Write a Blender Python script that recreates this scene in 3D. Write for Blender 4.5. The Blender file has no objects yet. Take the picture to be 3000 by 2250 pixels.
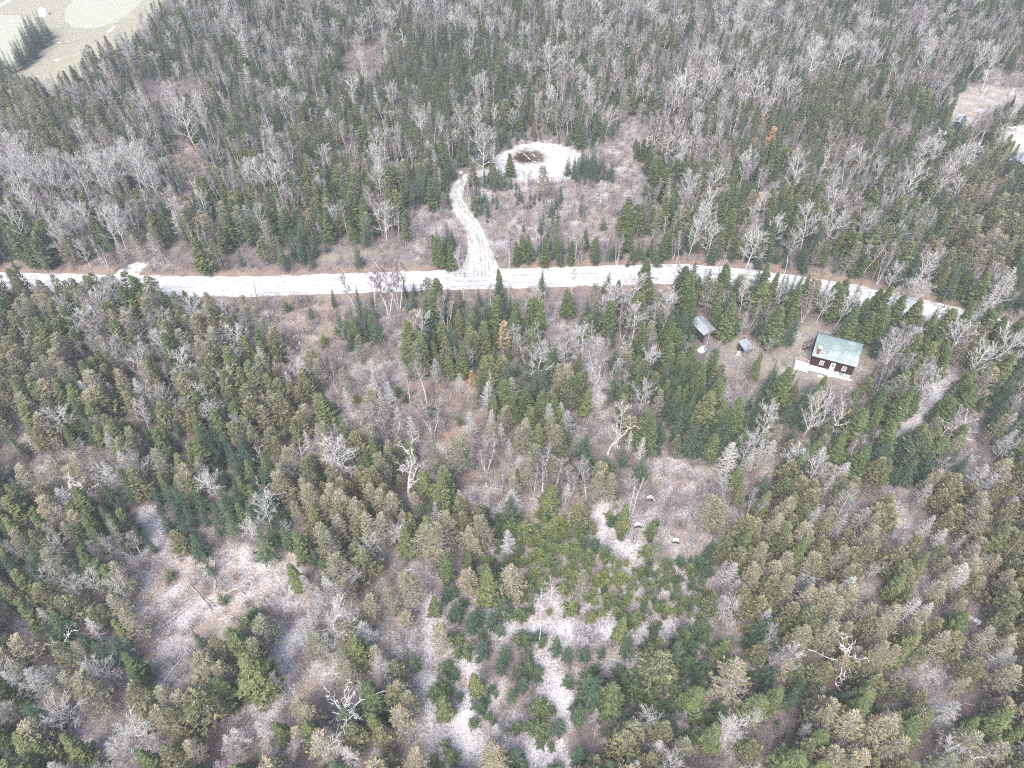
import bpy, math, random
import numpy as np
from mathutils import Vector, Matrix, noise
R = math.radians
PI = math.pi
rnd = random.Random(7)

# ------------------------------------------------------------ camera, world, sun, exposure
sc = bpy.context.scene
col = sc.collection
CAM_H, PITCH, FPX = 100.0, R(47), 2110.0
cam = bpy.data.cameras.new('camera')
cam.sensor_fit = 'HORIZONTAL'; cam.sensor_width = 36.0
cam.lens = FPX / 3000 * 36.0
cam.clip_end = 8000
co = bpy.data.objects.new('camera', cam); col.objects.link(co)
co.location = (0, 0, CAM_H); co.rotation_euler = (PI/2 - PITCH, 0, 0)
sc.camera = co
w = bpy.data.worlds.new('World'); sc.world = w; w.use_nodes = True
nt = w.node_tree; bg = nt.nodes['Background']
sky = nt.nodes.new('ShaderNodeTexSky'); sky.sky_type = 'NISHITA'; sky.sun_disc = False
SUN_EL, SUN_AZ = R(52), R(200)
sky.sun_elevation = SUN_EL; sky.sun_rotation = SUN_AZ
sky.air_density = 1.0; sky.dust_density = 4.0; sky.ozone_density = 1.0
nt.links.new(sky.outputs[0], bg.inputs[0]); bg.inputs[1].default_value = 0.13
sl = bpy.data.lights.new('sun', 'SUN'); sl.energy = 1.5; sl.angle = R(32); sl.color = (1.0, 0.965, 0.92)
so = bpy.data.objects.new('sun', sl); col.objects.link(so)
so.rotation_euler = (PI/2 - SUN_EL, 0, PI - SUN_AZ)
sc.view_settings.view_transform = 'Standard'; sc.view_settings.look = 'None'
sc.view_settings.exposure = 1.34; sc.view_settings.gamma = 1.0
try:
    sc.cycles.max_bounces = 5; sc.cycles.diffuse_bounces = 3; sc.cycles.use_denoising = False; sc.cycles.filter_width = 1.15
except Exception: pass

# ------------------------------------------------------------ where things stand
S_, C_ = math.sin(PITCH), math.cos(PITCH)
def at(px, py, h=0.0):
    u = (px - 1500) / FPX; v = (py - 1125) / FPX
    dz = S_ + v * C_; t = (CAM_H - h) / dz
    return Vector((u * t, (C_ - v * S_) * t, h))
def proj(x, y, z=0.0):
    zz = y * C_ - (z - CAM_H) * S_
    if zz < 1: zz = 1
    return 1500 + FPX * x / zz, 1125 + FPX * (-y * S_ - (z - CAM_H) * C_) / zz, FPX / zz

# ------------------------------------------------------------ helpers
class MB:
    def __init__(s): s.v = []; s.f = []; s.m = []
    def quad(s, a, b, c, d, m=0):
        n = len(s.v); s.v += [a, b, c, d]; s.f.append((n, n+1, n+2, n+3)); s.m.append(m)
    def tri(s, a, b, c, m=0):
        n = len(s.v); s.v += [a, b, c]; s.f.append((n, n+1, n+2)); s.m.append(m)
    def tube(s, pts, rad, n=4, m=0, cap=True):
        base = len(s.v); k = len(pts)
        for i, p in enumerate(pts):
            d = (pts[min(i+1, k-1)] - pts[max(i-1, 0)])
            if d.length < 1e-6: d = Vector((0, 0, 1))
            d.normalize()
            a = d.orthogonal().normalized(); b = d.cross(a)
            for j in range(n):
                t = 2*PI*j/n
                s.v.append(p + (a*math.cos(t) + b*math.sin(t)) * rad[i])
        for i in range(k-1):
            for j in range(n):
                j2 = (j+1) % n
                s.f.append((base+i*n+j, base+i*n+j2, base+(i+1)*n+j2, base+(i+1)*n+j)); s.m.append(m)
        if cap:
            s.f.append(tuple(base+j for j in range(n))[::-1]); s.m.append(m)
            s.f.append(tuple(base+(k-1)*n+j for j in range(n))); s.m.append(m)
    def blade(s, a, b, wd, m=0):
        d = b - a
        o = d.cross(Vector((0, 0, 1)))
        if o.length < 1e-4: o = Vector((1, 0, 0))
        o = o.normalized() * wd; s.tri(a-o, a+o, b, m)
    def box(s, lo, hi, m=0):
        x0, y0, z0 = lo; x1, y1, z1 = hi; n = len(s.v)
        s.v += [Vector(q) for q in ((x0,y0,z0),(x1,y0,z0),(x1,y1,z0),(x0,y1,z0),(x0,y0,z1),(x1,y0,z1),(x1,y1,z1),(x0,y1,z1))]
        for f in ((0,3,2,1),(4,5,6,7),(0,1,5,4),(1,2,6,5),(2,3,7,6),(3,0,4,7)):
            s.f.append(tuple(n+i for i in f)); s.m.append(m)
    def poly(s, pts, m=0):
        n = len(s.v); s.v += [Vector(p) for p in pts]; s.f.append(tuple(range(n, n+len(pts)))); s.m.append(m)
    def slab(s, pts, t, m=0, mside=None):   # thick sheet: pts ring, dropped by vector t
        t = Vector(t); n = len(s.v); k = len(pts)
        s.v += [Vector(p) for p in pts] + [Vector(p)-t for p in pts]
        s.f.append(tuple(range(n, n+k))); s.m.append(m)
        s.f.append(tuple(range(n+2*k-1, n+k-1, -1))); s.m.append(m)
        for i in range(k):
            j = (i+1) % k
            s.f.append((n+i, n+k+i, n+k+j, n+j)); s.m.append(m if mside is None else mside)
    def mesh(s, name, mats):
        me = bpy.data.meshes.new(name)
        me.from_pydata([tuple(v) for v in s.v], [], s.f)
        for mt in mats: me.materials.append(mt)
        if len(mats) > 1: me.polygons.foreach_set('material_index', s.m)
        me.update(); return me
    def build(s, name, mats, parent=None, smooth=False):
        if not isinstance(mats, (list, tuple)): mats = [mats]
        me = s.mesh(name, mats)
        if smooth: me.polygons.foreach_set('use_smooth', [True]*len(me.polygons))
        o = bpy.data.objects.new(name, me); col.objects.link(o)
        if parent: o.parent = parent
        return o
def tag(o, label=None, cat=None, group=None, kind=None):
    if label: o['label'] = label
    if cat: o['category'] = cat
    if group: o['group'] = group
    if kind: o['kind'] = kind
    return o
def empty(name, loc, rz=0.0):
    o = bpy.data.objects.new(name, None); o.empty_display_size = 0.3
    o.location = loc; o.rotation_euler = (0, 0, rz); col.objects.link(o); return o

# ------------------------------------------------------------ materials
def newmat(name, rough=0.85, spec=0.2):
    m = bpy.data.materials.new(name); m.use_nodes = True
    b = m.node_tree.nodes['Principled BSDF']
    b.inputs['Roughness'].default_value = rough
    b.inputs['Specular IOR Level'].default_value = spec
    return m, m.node_tree, b
def N(nt, t, **kw):
    n = nt.nodes.new(t)
    for k, v in kw.items(): setattr(n, k, v)
    return n
def mix(nt, a, b, f, mode='MIX'):
    n = N(nt, 'ShaderNodeMix', data_type='RGBA', blend_type=mode)
    for i, x in ((0, f), (6, a), (7, b)):
        if hasattr(x, 'is_output'): nt.links.new(x, n.inputs[i])
        elif isinstance(x, (int, float)): n.inputs[i].default_value = x
        else: n.inputs[i].default_value = (*x, 1)
    return n.outputs[2]
def noi(nt, scale, detail=3, coord='Object', rough=0.6, vec=None):
    n = N(nt, 'ShaderNodeTexNoise'); n.inputs['Scale'].default_value = scale
    n.inputs['Detail'].default_value = detail; n.inputs['Roughness'].default_value = rough
    if vec is None:
        tc = N(nt, 'ShaderNodeTexCoord'); vec = tc.outputs[coord]
    nt.links.new(vec, n.inputs['Vector']); return n.outputs['Fac']
def ramp(nt, f, a, b, ca=(0, 0, 0), cb=(1, 1, 1)):
    n = N(nt, 'ShaderNodeValToRGB'); e = n.color_ramp.elements
    e[0].position = a; e[0].color = (*ca, 1); e[1].position = b; e[1].color = (*cb, 1)
    nt.links.new(f, n.inputs[0]); return n.outputs[0]
def mth(nt, op, a, b=0.0):
    n = N(nt, 'ShaderNodeMath', operation=op)
    for i, x in ((0, a), (1, b)):
        if hasattr(x, 'is_output'): nt.links.new(x, n.inputs[i])
        else: n.inputs[i].default_value = x
    return n.outputs[0]
def tinted(name, ca, cb, var=0.35, ns=1.3, cc=None, rough=0.85):
    """two natural colours of one species, chosen by each tree's own tint"""
    m, nt, b = newmat(name, rough)
    at_ = N(nt, 'ShaderNodeAttribute', attribute_type='INSTANCER', attribute_name='tint')
    c = mix(nt, ca, cb, at_.outputs['Fac'])
    if cc:
        c = mix(nt, c, cc, ramp(nt, noi(nt, ns*0.7, 2), 0.5, 0.72))
    g = N(nt, 'ShaderNodeNewGeometry')
    f = mth(nt, 'ADD', mth(nt, 'MULTIPLY', noi(nt, ns, 4), .5), mth(nt, 'MULTIPLY', g.outputs['Random Per Island'], .5))
    f2 = ramp(nt, f, 0.22, 0.78, (1-min(.82, var*1.9),)*3, (1+var*1.7,)*3)
    c = mix(nt, c, f2, 1.0, 'MULTIPLY')
    nt.links.new(c, b.inputs['Base Color']); return m
def plain(name, c, var=0.15, ns=3.0, rough=0.8, spec=0.2, metal=0.0):
    m, nt, b = newmat(name, rough, spec)
    f2 = ramp(nt, noi(nt, ns, 4), 0.3, 0.7, (1-var,)*3, (1+var,)*3)
    nt.links.new(mix(nt, c, f2, 1.0, 'MULTIPLY'), b.inputs['Base Color'])
    b.inputs['Metallic'].default_value = metal; return m
M = {}
M['fir'] = tinted('fir_needles', (0.060, 0.098, 0.068), (0.105, 0.150, 0.078), 0.4)
M['spruce'] = tinted('spruce_needles', (0.090, 0.125, 0.058), (0.160, 0.180, 0.080), 0.4)
M['cedar'] = tinted('cedar_fronds', (0.140, 0.160, 0.088), (0.240, 0.225, 0.130), 0.40, cc=(0.115, 0.140, 0.075))
M['thin'] = tinted('sparse_fronds', (0.175, 0.19, 0.115), (0.285, 0.25, 0.165), 0.34)
M['young'] = tinted('young_needles', (0.070, 0.118, 0.068), (0.195, 0.225, 0.078), 0.40)
M['larch'] = tinted('larch_needles', (0.36, 0.30, 0.19), (0.56, 0.33, 0.12), 0.3)
M['rusty'] = plain('rusty_needles', (0.40, 0.17, 0.09), 0.3)
M['barkdark'] = tinted('conifer_bark', (0.16, 0.14, 0.125), (0.24, 0.215, 0.19), 0.3)
M['greybranch'] = tinted('grey_branch', (0.28, 0.27, 0.25), (0.40, 0.375, 0.335), 0.3)
M['dead'] = tinted('dead_branch', (0.34, 0.335, 0.32), (0.50, 0.485, 0.46), 0.25)
M['aspen'] = tinted('pale_twig', (0.34, 0.33, 0.325), (0.54, 0.525, 0.505), 0.25)
M['white'] = tinted('white_bark', (0.50, 0.49, 0.48), (0.70, 0.69, 0.67), 0.2)
M['birchtwig'] = tinted('birch_twig', (0.265, 0.25, 0.25), (0.33, 0.28, 0.28), 0.25)
M['shrub'] = tinted('shrub_twig', (0.215, 0.20, 0.20), (0.34, 0.30, 0.295), 0.25)
M['grass'] = tinted('dry_grass', (0.42, 0.30, 0.215), (0.50, 0.40, 0.28), 0.25)

# ------------------------------------------------------------ tree shapes
def V(x, y, z): return Vector((x, y, z))
def pol(r, a, z): return Vector((r*math.cos(a), r*math.sin(a), z))
def fir_mesh(seed, h, r, power=0.85, lvl=0.46, nb=9, z0=0.07, droop=0.18, wide=0.42, ragged=0.25, tip=0.0):
    q = random.Random(seed); cr = MB(); tr = MB()
    wob = V(q.uniform(-.12, .12), q.uniform(-.12, .12), 0)
    tr.tube([V(0,0,-.2), V(0,0,h*.4)+wob, V(0,0,h)], [h*.016+.03, h*.010+.015, .012], 6)
    z = h*z0
    asym = q.uniform(0, 2*PI)
    while z < h*0.985:
        t = z/h; L0 = r*max(0.03, (1-t))**power
        if t < 0.14: L0 *= 0.55 + 3*t
        n = max(4, int(nb*(0.6+0.4*L0/r)))
        a0 = q.uniform(0, 2*PI)
        for i in range(n):
            if q.random() < ragged*0.35: continue
            a = a0 + 2*PI*i/n + q.uniform(-.25, .25)
            L = L0*q.uniform(1-ragged, 1+ragged*.5)*(1+0.12*math.cos(a-asym))
            up = 0.35*t + q.uniform(-.05, .08)
            dr = droop*(1-t*.6)
            sd = Vector((-math.sin(a), math.cos(a), 0))
            def P(s, side=0.0, dz=0.0):
                return pol(L*s, a, z + L*(up*s - dr*s*s*1.6 + 0.10*s**4) + dz) + sd*side
            K = 4 if L > .5 else 2
            wd = L*wide
            for k in range(K):
                s0 = 0.12 + 0.78*k/K; s1 = s0 + 0.95/K
                wk = wd*(1-0.6*s0)*q.uniform(.75, 1.25)
                for sg in (-1, 1):
                    cr.tri(P(s0), P(min(s0+.5/K, 1)), P(min(s1+.10, 1.05), sg*wk, -L*0.10*q.uniform(0, 1.5)), 0)
            cr.tri(P(0.70, -wd*.22), P(0.70, wd*.22), P(1.04))
            cr.tri(P(0.05, -.04), P(0.05, .04), P(0.8))
        z += lvl*q.uniform(.8, 1.2)*(0.65+0.35*(1-t))
    for i in range(5):
        a = q.uniform(0, 6.3); cr.tri(V(0,0,h+.12), pol(.05+.04*h/8, a, h*.94), pol(.05+.04*h/8, a+.9, h*.93))
    return cr, tr
def spruce_mesh(seed, h, r):
    """bigger old spruce: clumpy, uneven limbs with hanging sprays"""
    q = random.Random(seed); cr = MB(); tr = MB()
    tr.tube([V(0,0,-.2), V(0,0,h*.5), V(0,0,h)], [h*.018+.04, h*.011, .015], 6)
    z = h*.12
    while z < h*.98:
        t = z/h; L0 = r*(1-t)**.72*(1.0 if t > .25 else .75+t)
        n = 6 if L0 > .5*r else 5
        a0 = q.uniform(0, 6.3)
        for i in range(n):
            a = a0+2*PI*i/n+q.uniform(-.35, .35); L = L0*q.uniform(.62, 1.18)
            up = .28*t+q.uniform(-.12, .06)
            sd = Vector((-math.sin(a), math.cos(a), 0))
            def P(s, side=0., dz=0.): return pol(L*s, a, z+L*(up*s-.22*(1-t)*s*s))+sd*side+V(0, 0, dz)
            K = max(2, int(L/.42))
            for k in range(K):
                s = .25+.75*(k+q.random()*.6)/K
                cw = (.30+.16*L)*q.uniform(.7, 1.15)*(1.15-.5*s)
                c = P(s, q.uniform(-.12, .12)*L)
                for j in range(6):
                    b = a+(j-2.5)*.62+q.uniform(-.2, .2)
                    e = c+pol(cw*q.uniform(.8, 1.5), b, q.uniform(-.20, .10)*cw)
                    s2 = pol(cw*.30, b+PI/2, 0)
                    m_ = (c+e)*.5
                    cr.tri(c, m_+s2, e); cr.tri(c, e, m_-s2+V(0, 0, -.05))
        z += .48*q.uniform(.75, 1.25)*(1-.4*t)
    for i in range(6):
        a = q.uniform(0, 6.3); cr.tri(V(0,0,h+.15), pol(.14, a, h*.93), pol(.14, a+1, h*.92))
    return cr, tr
def cedar_mesh(seed, h, r, dens=1.0, top=0.8):
    q = random.Random(seed); cr = MB(); tr = MB()
    ln = V(q.uniform(-.25, .25), q.uniform(-.25, .25), 0)
    def ax(z): return ln*(z/h)**2
    tr.tube([V(0,0,-.2), ax(h*.35)+V(0,0,h*.35), ax(h*.9)+V(0,0,h*.9)], [h*.018+.05, h*.012, .02], 6)
    n = int(430*dens*(h/8))
    for i in range(n):
        t = q.random()**.85; z = h*(.16+.84*t)
        env = r*((1-t)**top)*(1.0 if t > .2 else .72+1.4*t)+.06
        a = q.uniform(0, 2*PI)
        env *= 1+.22*math.sin(3*a+seed+z*1.1)+.12*math.sin(5*a-z*2+seed)
        rr = env*q.uniform(.45, 1.02); c = ax(z)+pol(rr, a, z)
        L = q.uniform(.35, .75)*(.6+.5*env/r); upz = q.uniform(.15, .75)
        for j in range(3):
            b = a+q.uniform(-.8, .8); e = c+pol(L*.75, b, L*upz*q.uniform(.3, 1.2)-.05)
            sd = pol(L*.17, b+PI/2+q.uniform(-.5, .5), q.uniform(-.1, .1)*L)
            m_ = c.lerp(e, .55)
            cr.tri(c, m_+sd, e); 
            if j < 2: cr.tri(c, e, m_-sd)
        if i % 5 == 0:
            cr.blade(ax(z-.3)+V(0, 0, z-.35), c, .022, 1)
    return cr, tr
def skeleton_conifer(seed, h, r, leafy=0.0, nbr=80, curl=0.5, gap=0.0):
    """dying or dead conifer: many drooping then upturned bare branches, wisps of green if leafy"""
    q = random.Random(seed); cr = MB(); tr = MB()
    ln = V(q.uniform(-.3, .3), q.uniform(-.3, .3), 0)
    def ax(z): return ln*(z/h)**2+V(0, 0, z)
    tr.tube([V(0,0,-.2), ax(h*.4), ax(h)], [h*.016+.035, h*.011+.01, .012], 5)
    for i in range(nbr):
        t = (i+q.random())/nbr
        if q.random() < gap: continue
        z = h*(.14+.84*t); L = r*((1-t)**.75+.08)*q.uniform(.55, 1.12)*(1 if t > .12 else .7)
        a = i*2.4+q.uniform(-.4, .4)
        st = q.uniform(-.10, .25)+.35*t
        def P(s): return ax(z)-V(0,0,0)+pol(L*s, a+.25*s*math.sin(i), L*(st*s-curl*.55*s*(1-s)*1.6+curl*.28*s*s))
        ps = [P(0), P(.35), P(.7), P(1)]
        cr.tube(ps, [.034, .026, .018, .007], 3, 1, False)
        for k in range(9):
            s = q.uniform(.25, 1); p = P(s); b = a+q.choice((-1, 1))*q.uniform(.4, 1.2)
            l = L*.34*(1.25-s)*q.uniform(.6, 1.3)+.12
            e = p+pol(l, b, l*q.uniform(-.15, .55))
            cr.blade(p, e, .016, 1)
            if q.random() < leafy:
                for j in range(2):
                    f = p.lerp(e, q.uniform(.3, 1)); bb = b+q.uniform(-.9, .9); ll = q.uniform(.18, .42)
                    g_ = f+pol(ll, bb, ll*q.uniform(-.1, .5)); sd = pol(ll*.22, bb+PI/2, 0)
                    cr.tri(f, f.lerp(g_, .5)+sd, g_, 0); cr.tri(f, g_, f.lerp(g_, .5)-sd, 0)
    return cr, tr
def bare_mesh(seed, h, r, fork=0.35, limbs=7, steep=1.0, twigs=9, sub=7, stems=1, crook=0.12, thick=1.0, twl=1.0):
    """leafless broadleaf: stem, limbs (in trunk mesh), boughs and twigs (crown mesh)"""
    q = random.Random(seed); cr = MB(); tr = MB()
    def path(p, d, L, n, ck, upb=0.1):
        ps = [p.copy()]; d = d.normalized()
        for i in range(n):
            d = (d+V(q.gauss(0, ck), q.gauss(0, ck), q.gauss(0, ck)*.6+upb)).normalized()
            p = p+d*L/n; ps.append(p.copy())
        return ps
    for st in range(stems):
        if stems == 1: base = V(0, 0, -.2); d = V(q.uniform(-.06, .06), q.uniform(-.06, .06), 1)
        else:
            a = st*2*PI/stems+q.uniform(-.4, .4); base = pol(.15, a, -.2); d = pol(.20, a, 1)
        H = h*q.uniform(.85, 1.0) if stems > 1 else h
        main = path(base, d, H*.97, 7, crook*.5, .05)
        r0 = (h*.011+.035)*thick*(1 if stems == 1 else .75)
        rad = [r0*(1-i/7.6)**.9+.008 for i in range(8)]
        tr.tube(main, rad, 5)
        for i in range(limbs):
            t = fork+(1-fork)*(i+q.random()*.7)/limbs*.93
            f = t*7; k = min(int(f), 6); p = main[k].lerp(main[k+1], f-k)
            a = i*2.4+q.uniform(-.5, .5); tt = (t-fork)/(1-fork)
            L = r*1.25*(math.sin(PI*(0.18+.74*tt))**.6)*q.uniform(.75, 1.2)*(1 if stems == 1 else .7)
            dd = pol(1, a, (.75+.9*tt)*steep)
            bp = path(p, dd, L, 4, crook, .16*steep)
            rr = rad[k]*.55+.006
            tr.tube(bp, [rr, rr*.8, rr*.6, rr*.42, .01], 4, 0, False)
            for j in range(sub):
                s = .22+.78*j/sub; f2 = s*4; k2 = min(int(f2), 3); p2 = bp[k2].lerp(bp[k2+1], f2-k2)
                ax_ = (bp[k2+1]-bp[k2]).normalized(); o = ax_.orthogonal(); o.rotate(Matrix.Rotation(q.uniform(0, 6.3), 3, ax_))
                d2 = ax_+o*q.uniform(.5, 1.0)+V(0, 0, .22*steep)
                L2 = L*.42*(1.2-.5*s)*q.uniform(.6, 1.2)+.15
                b2 = path(p2, d2, L2, 2, crook*1.2, .12)
                cr.tube(b2, [.026*thick, .02*thick, .007], 3, 0, False)
                for u in range(twigs):
                    s3 = q.uniform(.1, 1); p3 = b2[0].lerp(b2[1], s3*2) if s3 < .5 else b2[1].lerp(b2[2], s3*2-1)
                    d3 = ((b2[2]-b2[0]).normalized()+V(q.gauss(0, .55), q.gauss(0, .55), q.gauss(.25, .4))).normalized()
                    cr.blade(p3, p3+d3*q.uniform(.25, .75)*twl, .0165)
    return cr, tr
def snag_mesh(seed, h, r, limbs=7):
    """old dead tree: thick crooked white limbs, few twigs"""
    q = random.Random(seed); cr = MB(); tr = MB()
    p = V(0, 0, -.2); d = V(q.uniform(-.1, .1), q.uniform(-.1, .1), 1); ms = [p.copy()]
    for i in range(6):
        d = (d+V(q.gauss(0, .14), q.gauss(0, .14), .25)).normalized(); p = p+d*h*.8/6; ms.append(p.copy())
    rad = [.16, .15, .13, .10, .075, .05, .02]; tr.tube(ms, rad, 6)
    for i in range(limbs):
        k = 2+int(q.random()*4.2); a = i*2.4+q.uniform(-.5, .5)
        dd = pol(1, a, q.uniform(.3, 1.3)).normalized(); p = ms[k].copy(); L = r*q.uniform(.7, 1.25); bp = [p.copy()]
        for j in range(6):
            dd = (dd+V(q.gauss(0, .38), q.gauss(0, .38), q.gauss(.10, .30))).normalized(); p = p+dd*L/5; bp.append(p.copy())
        tr.tube(bp, [.062, .056, .05, .043, .035, .026, .01], 5, 0, False)
        for j in range(7):
            k2 = 1+int(q.random()*5.9); k2 = min(k2, 6)
            p2 = bp[k2].copy(); e = [p2.copy()]; d2 = (dd+V(q.gauss(0, .8), q.gauss(0, .8), q.gauss(0, .6))).normalized(); L2 = q.uniform(.35, 1.1)
            for u in range(3):
                d2 = (d2+V(q.gauss(0, .4), q.gauss(0, .4), q.gauss(0, .3))).normalized(); p2 = p2+d2*L2/3; e.append(p2.copy())
            cr.tube(e, [.036, .03, .022, .008], 3, 0, False)
            for u in range(3): cr.blade(e[2], e[2]+V(q.gauss(0, .3), q.gauss(0, .3), q.gauss(.1, .25)), .013)
    return cr, tr
def larch_mesh(seed, h, r):
    cr, tr = skeleton_conifer(seed, h, r, 0.9, 60, .2)
    return cr, tr
def shrub_mesh(seed, h, r):
    q = random.Random(seed); cr = MB(); tr = MB()
    for i in range(9):
        a = q.uniform(0, 6.3); d = pol(.5, a, 1).normalized(); p = pol(.08, a, -.1); ps = [p.copy()]
        for j in range(3):
            d = (d+V(q.gauss(0, .15), q.gauss(0, .15), .1)).normalized(); p = p+d*h*.8/3; ps.append(p.copy())
        tr.tube(ps, [.028, .022, .016, .006], 3, 0, False)
        for j in range(26):
            s = q.uniform(.25, 1)*3; k = min(int(s), 2); p2 = ps[k].lerp(ps[k+1], s-k)
            cr.blade(p2, p2+(d+V(q.gauss(0, .6), q.gauss(0, .6), q.gauss(.1, .4))).normalized()*q.uniform(.3, .9)*h/3, .013)
    return cr, tr

KINDS = {}   # letter -> dict(name, cat, word, variants[(crown mesh, trunk mesh, h)])
def kind(letter, name, cat, parts, gen, mats_c, mats_t, nv, h):
    vs = []
    for i in range(nv):
        cr, tr = gen(i)
        vs.append((cr.mesh(name+'_'+parts[0], mats_c), tr.mesh(name+'_'+parts[1], mats_t)))
    KINDS[letter] = dict(name=name, cat=cat, parts=parts, v=vs, h=h)
kind('F', 'fir_tree', 'fir tree', ('crown', 'trunk'), lambda i: fir_mesh(10+i, 8, 1.35+.17*(i % 4), .75+.07*(i % 3), ragged=.22+.05*i, wide=.30, lvl=.40+.03*(i % 4)), [M['fir']], [M['barkdark']], 8, 8)
kind('N', 'spruce_tree', 'spruce tree', ('crown', 'trunk'), lambda i: spruce_mesh(40+i, 9, 1.75+.15*(i % 3)), [M['spruce']], [M['barkdark']], 7, 9)
kind('C', 'cedar_tree', 'cedar tree', ('crown', 'trunk'), lambda i: cedar_mesh(70+i, 8, 1.45+.12*(i % 3), 1.0, .62+.08*(i % 3)), [M['cedar'], M['greybranch']], [M['greybranch']], 6, 8)
kind('T', 'thinning_cedar', 'thinning cedar', ('crown', 'trunk'), lambda i: skeleton_conifer(100+i, 8.5, 1.75, .30+.10*(i % 4), 95, .4), [M['thin'], M['greybranch']], [M['greybranch']], 6, 8.5)
kind('D', 'dead_conifer', 'dead conifer', ('branches', 'trunk'), lambda i: skeleton_conifer(130+i, 7, 1.35, 0, 100, .35+.2*(i % 2)), [M['dead'], M['dead']], [M['dead']], 5, 7)
kind('W', 'bare_hardwood', 'bare hardwood tree', ('twigs', 'trunk'), lambda i: bare_mesh(160+i, 10, 2.3+.2*(i % 2), .28+.05*(i % 3), 13, .75+.1*(i % 3), 12, 9, thick=.62, twl=1.1, crook=.10+.03*(i % 2)), [M['aspen']], [M['white']], 7, 10)
kind('B', 'birch_tree', 'birch tree', ('twigs', 'trunk'), lambda i: bare_mesh(190+i, 11, 1.5, .40, 10, 1.4, 10, 8, stems=1+(i % 3), thick=.62), [M['birchtwig']], [M['white']], 6, 11)
kind('Y', 'young_fir', 'young fir', ('crown', 'trunk'), lambda i: fir_mesh(220+i, 3.2, 1.1+.14*(i % 4), .8, .27, 9, .03, .04, .30, .5), [M['young']], [M['barkdark']], 8, 3.2)
kind('K', 'bare_shrub', 'bare shrub', ('twigs', 'stems'), lambda i: shrub_mesh(250+i, 2.8, 1.2), [M['shrub']], [M['shrub']], 4, 2.8)
kind('L', 'larch_tree', 'larch tree', ('crown', 'trunk'), lambda i: larch_mesh(280+i, 7, 1.1), [M['larch'], M['greybranch']], [M['greybranch']], 3, 7)
kind('S', 'snag', 'dead tree', ('twigs', 'trunk'), lambda i: snag_mesh(300+i, 8, 2.6, 6+i), [M['white']], [M['white']], 5, 8)

# ------------------------------------------------------------ map of the land, in 100-px cells of the survey view
ZONES = """
xxxxmbbmfmmbbbbmbbbbmbbmmmbmbm
xxxfffddbmpfdddmmbmmbbmbbbmbbm
cffmppmmffffdddmbmmmbbbbcfmmms
cccfbmmdffffmfddffsfmbffccfffm
bcbbbrmmfdfbfddssssmbmmfffmfcf
bbbbbrfmbfffdfsssssmbmmfmmfbcd
bbbbfffffefbssssssfmbfmdbbmfcc
dfbfgfffffffsdssfffmfbmdffmooc
ccceecrrrsdbdfmmmfbbdmdmfmbbmd
ccbeeecgrrdsdfmmsdbddffdddffdm
cegebeeegrssefemfsddfhshhhbbcm
ceeceeeccgggrrddesfdfsdddfmbmm
gceededccgrrrrgefsedddfdedfmse
egsefeddcgcegrrggdfssfgfgfdmso
eegdddddececegggggsssgfogrsooo
deedsdsbeeoogoyYYyysgooooosooo
dedgllllleesooyYYYYyyogooooooo
eeeglllllggosyyyyyyyygooosoooc
geeglleesgegsyyyssyyysyooooooo
ogedlscesgeoyydysyyfyyfeoooooo
dggsecesgeeosyysyfyyyeddeoooco
dgggscsgegecsysyyfedyosdeccooo
eggggfgfgdecyeyyyfoeegscoccgoo
""".split()
def warp(x, y):
    a = noise.noise(Vector((x*.06, y*.06, 3.1))); b = noise.noise(Vector((x*.06, y*.06, 9.7)))
    c = noise.noise(Vector((x*.25, y*.25, 5.1))); d = noise.noise(Vector((x*.25, y*.25, 1.7)))
    return a*45+c*38, b*40+d*34
def zone(x, y, h=3.0):
    px, py, _ = proj(x, y, h); wx, wy = warp(x, y); px += wx; py += wy*.8
    c = min(29, max(0, int(px//100))); r_ = min(22, max(0, int(py//100)))
    z = ZONES[r_][c]
    if z == 'x' and h > 0: z = 'f'
    return z
def poly(pts): return [tuple(at(*p)[:2]) for p in pts]
def inside(x, y, P):
    k = False; n = len(P); j = n-1
    for i in range(n):
        xi, yi = P[i]; xj, yj = P[j]
        if (yi > y) != (yj > y) and x < (xj-xi)*(y-yi)/(yj-yi)+xi: k = not k
        j = i
    return k
def dist_line(x, y, L):
    b = 1e9
    for (x0, y0), (x1, y1) in zip(L, L[1:]):
        dx, dy = x1-x0, y1-y0; t = max(0, min(1, ((x-x0)*dx+(y-y0)*dy)/(dx*dx+dy*dy)))
        b = min(b, math.hypot(x-x0-t*dx, y-y0-t*dy))
    return b
ROAD = poly([(-260,824),(0,827),(250,833),(500,838),(750,839),(950,832),(1180,824),(1450,816),(1750,808),(2000,801),(2158,813),(2300,831),(2480,858),(2690,903),(2880,948),(3060,1004),(3330,1100)])
TRACK = poly([(1409,822),(1407,760),(1400,700),(1378,655),(1345,610),(1332,568),(1348,530),(1395,508),(1470,498)])
CLEAR = poly([(1436,492),(1452,458),(1515,426),(1570,418),(1632,423),(1682,440),(1704,462),(1692,500),(1660,530),(1600,536),(1520,527),(1462,512)])
FIELD = poly([(-400,340),(-200,350),(0,320),(60,262),(110,262),(150,285),(225,245),(310,178),(375,140),(455,70),(500,-10),(545,-110),(-700,-110)])
RFIELD = poly([(2775,330),(2785,300),(2830,262),(2880,245),(2950,262),(3010,280),(3060,330),(2990,345),(2950,330),(2930,315),(2890,345),(2850,385),(2800,380)])
YARD = poly([(2925,385),(2985,365),(3080,360),(3100,520),(2980,500),(2945,470),(2928,430)])
TRAIL = poly([(2850,965),(2815,1010),(2785,1050),(2770,1075),(2740,1110),(2690,1180),(2640,1210)])
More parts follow.
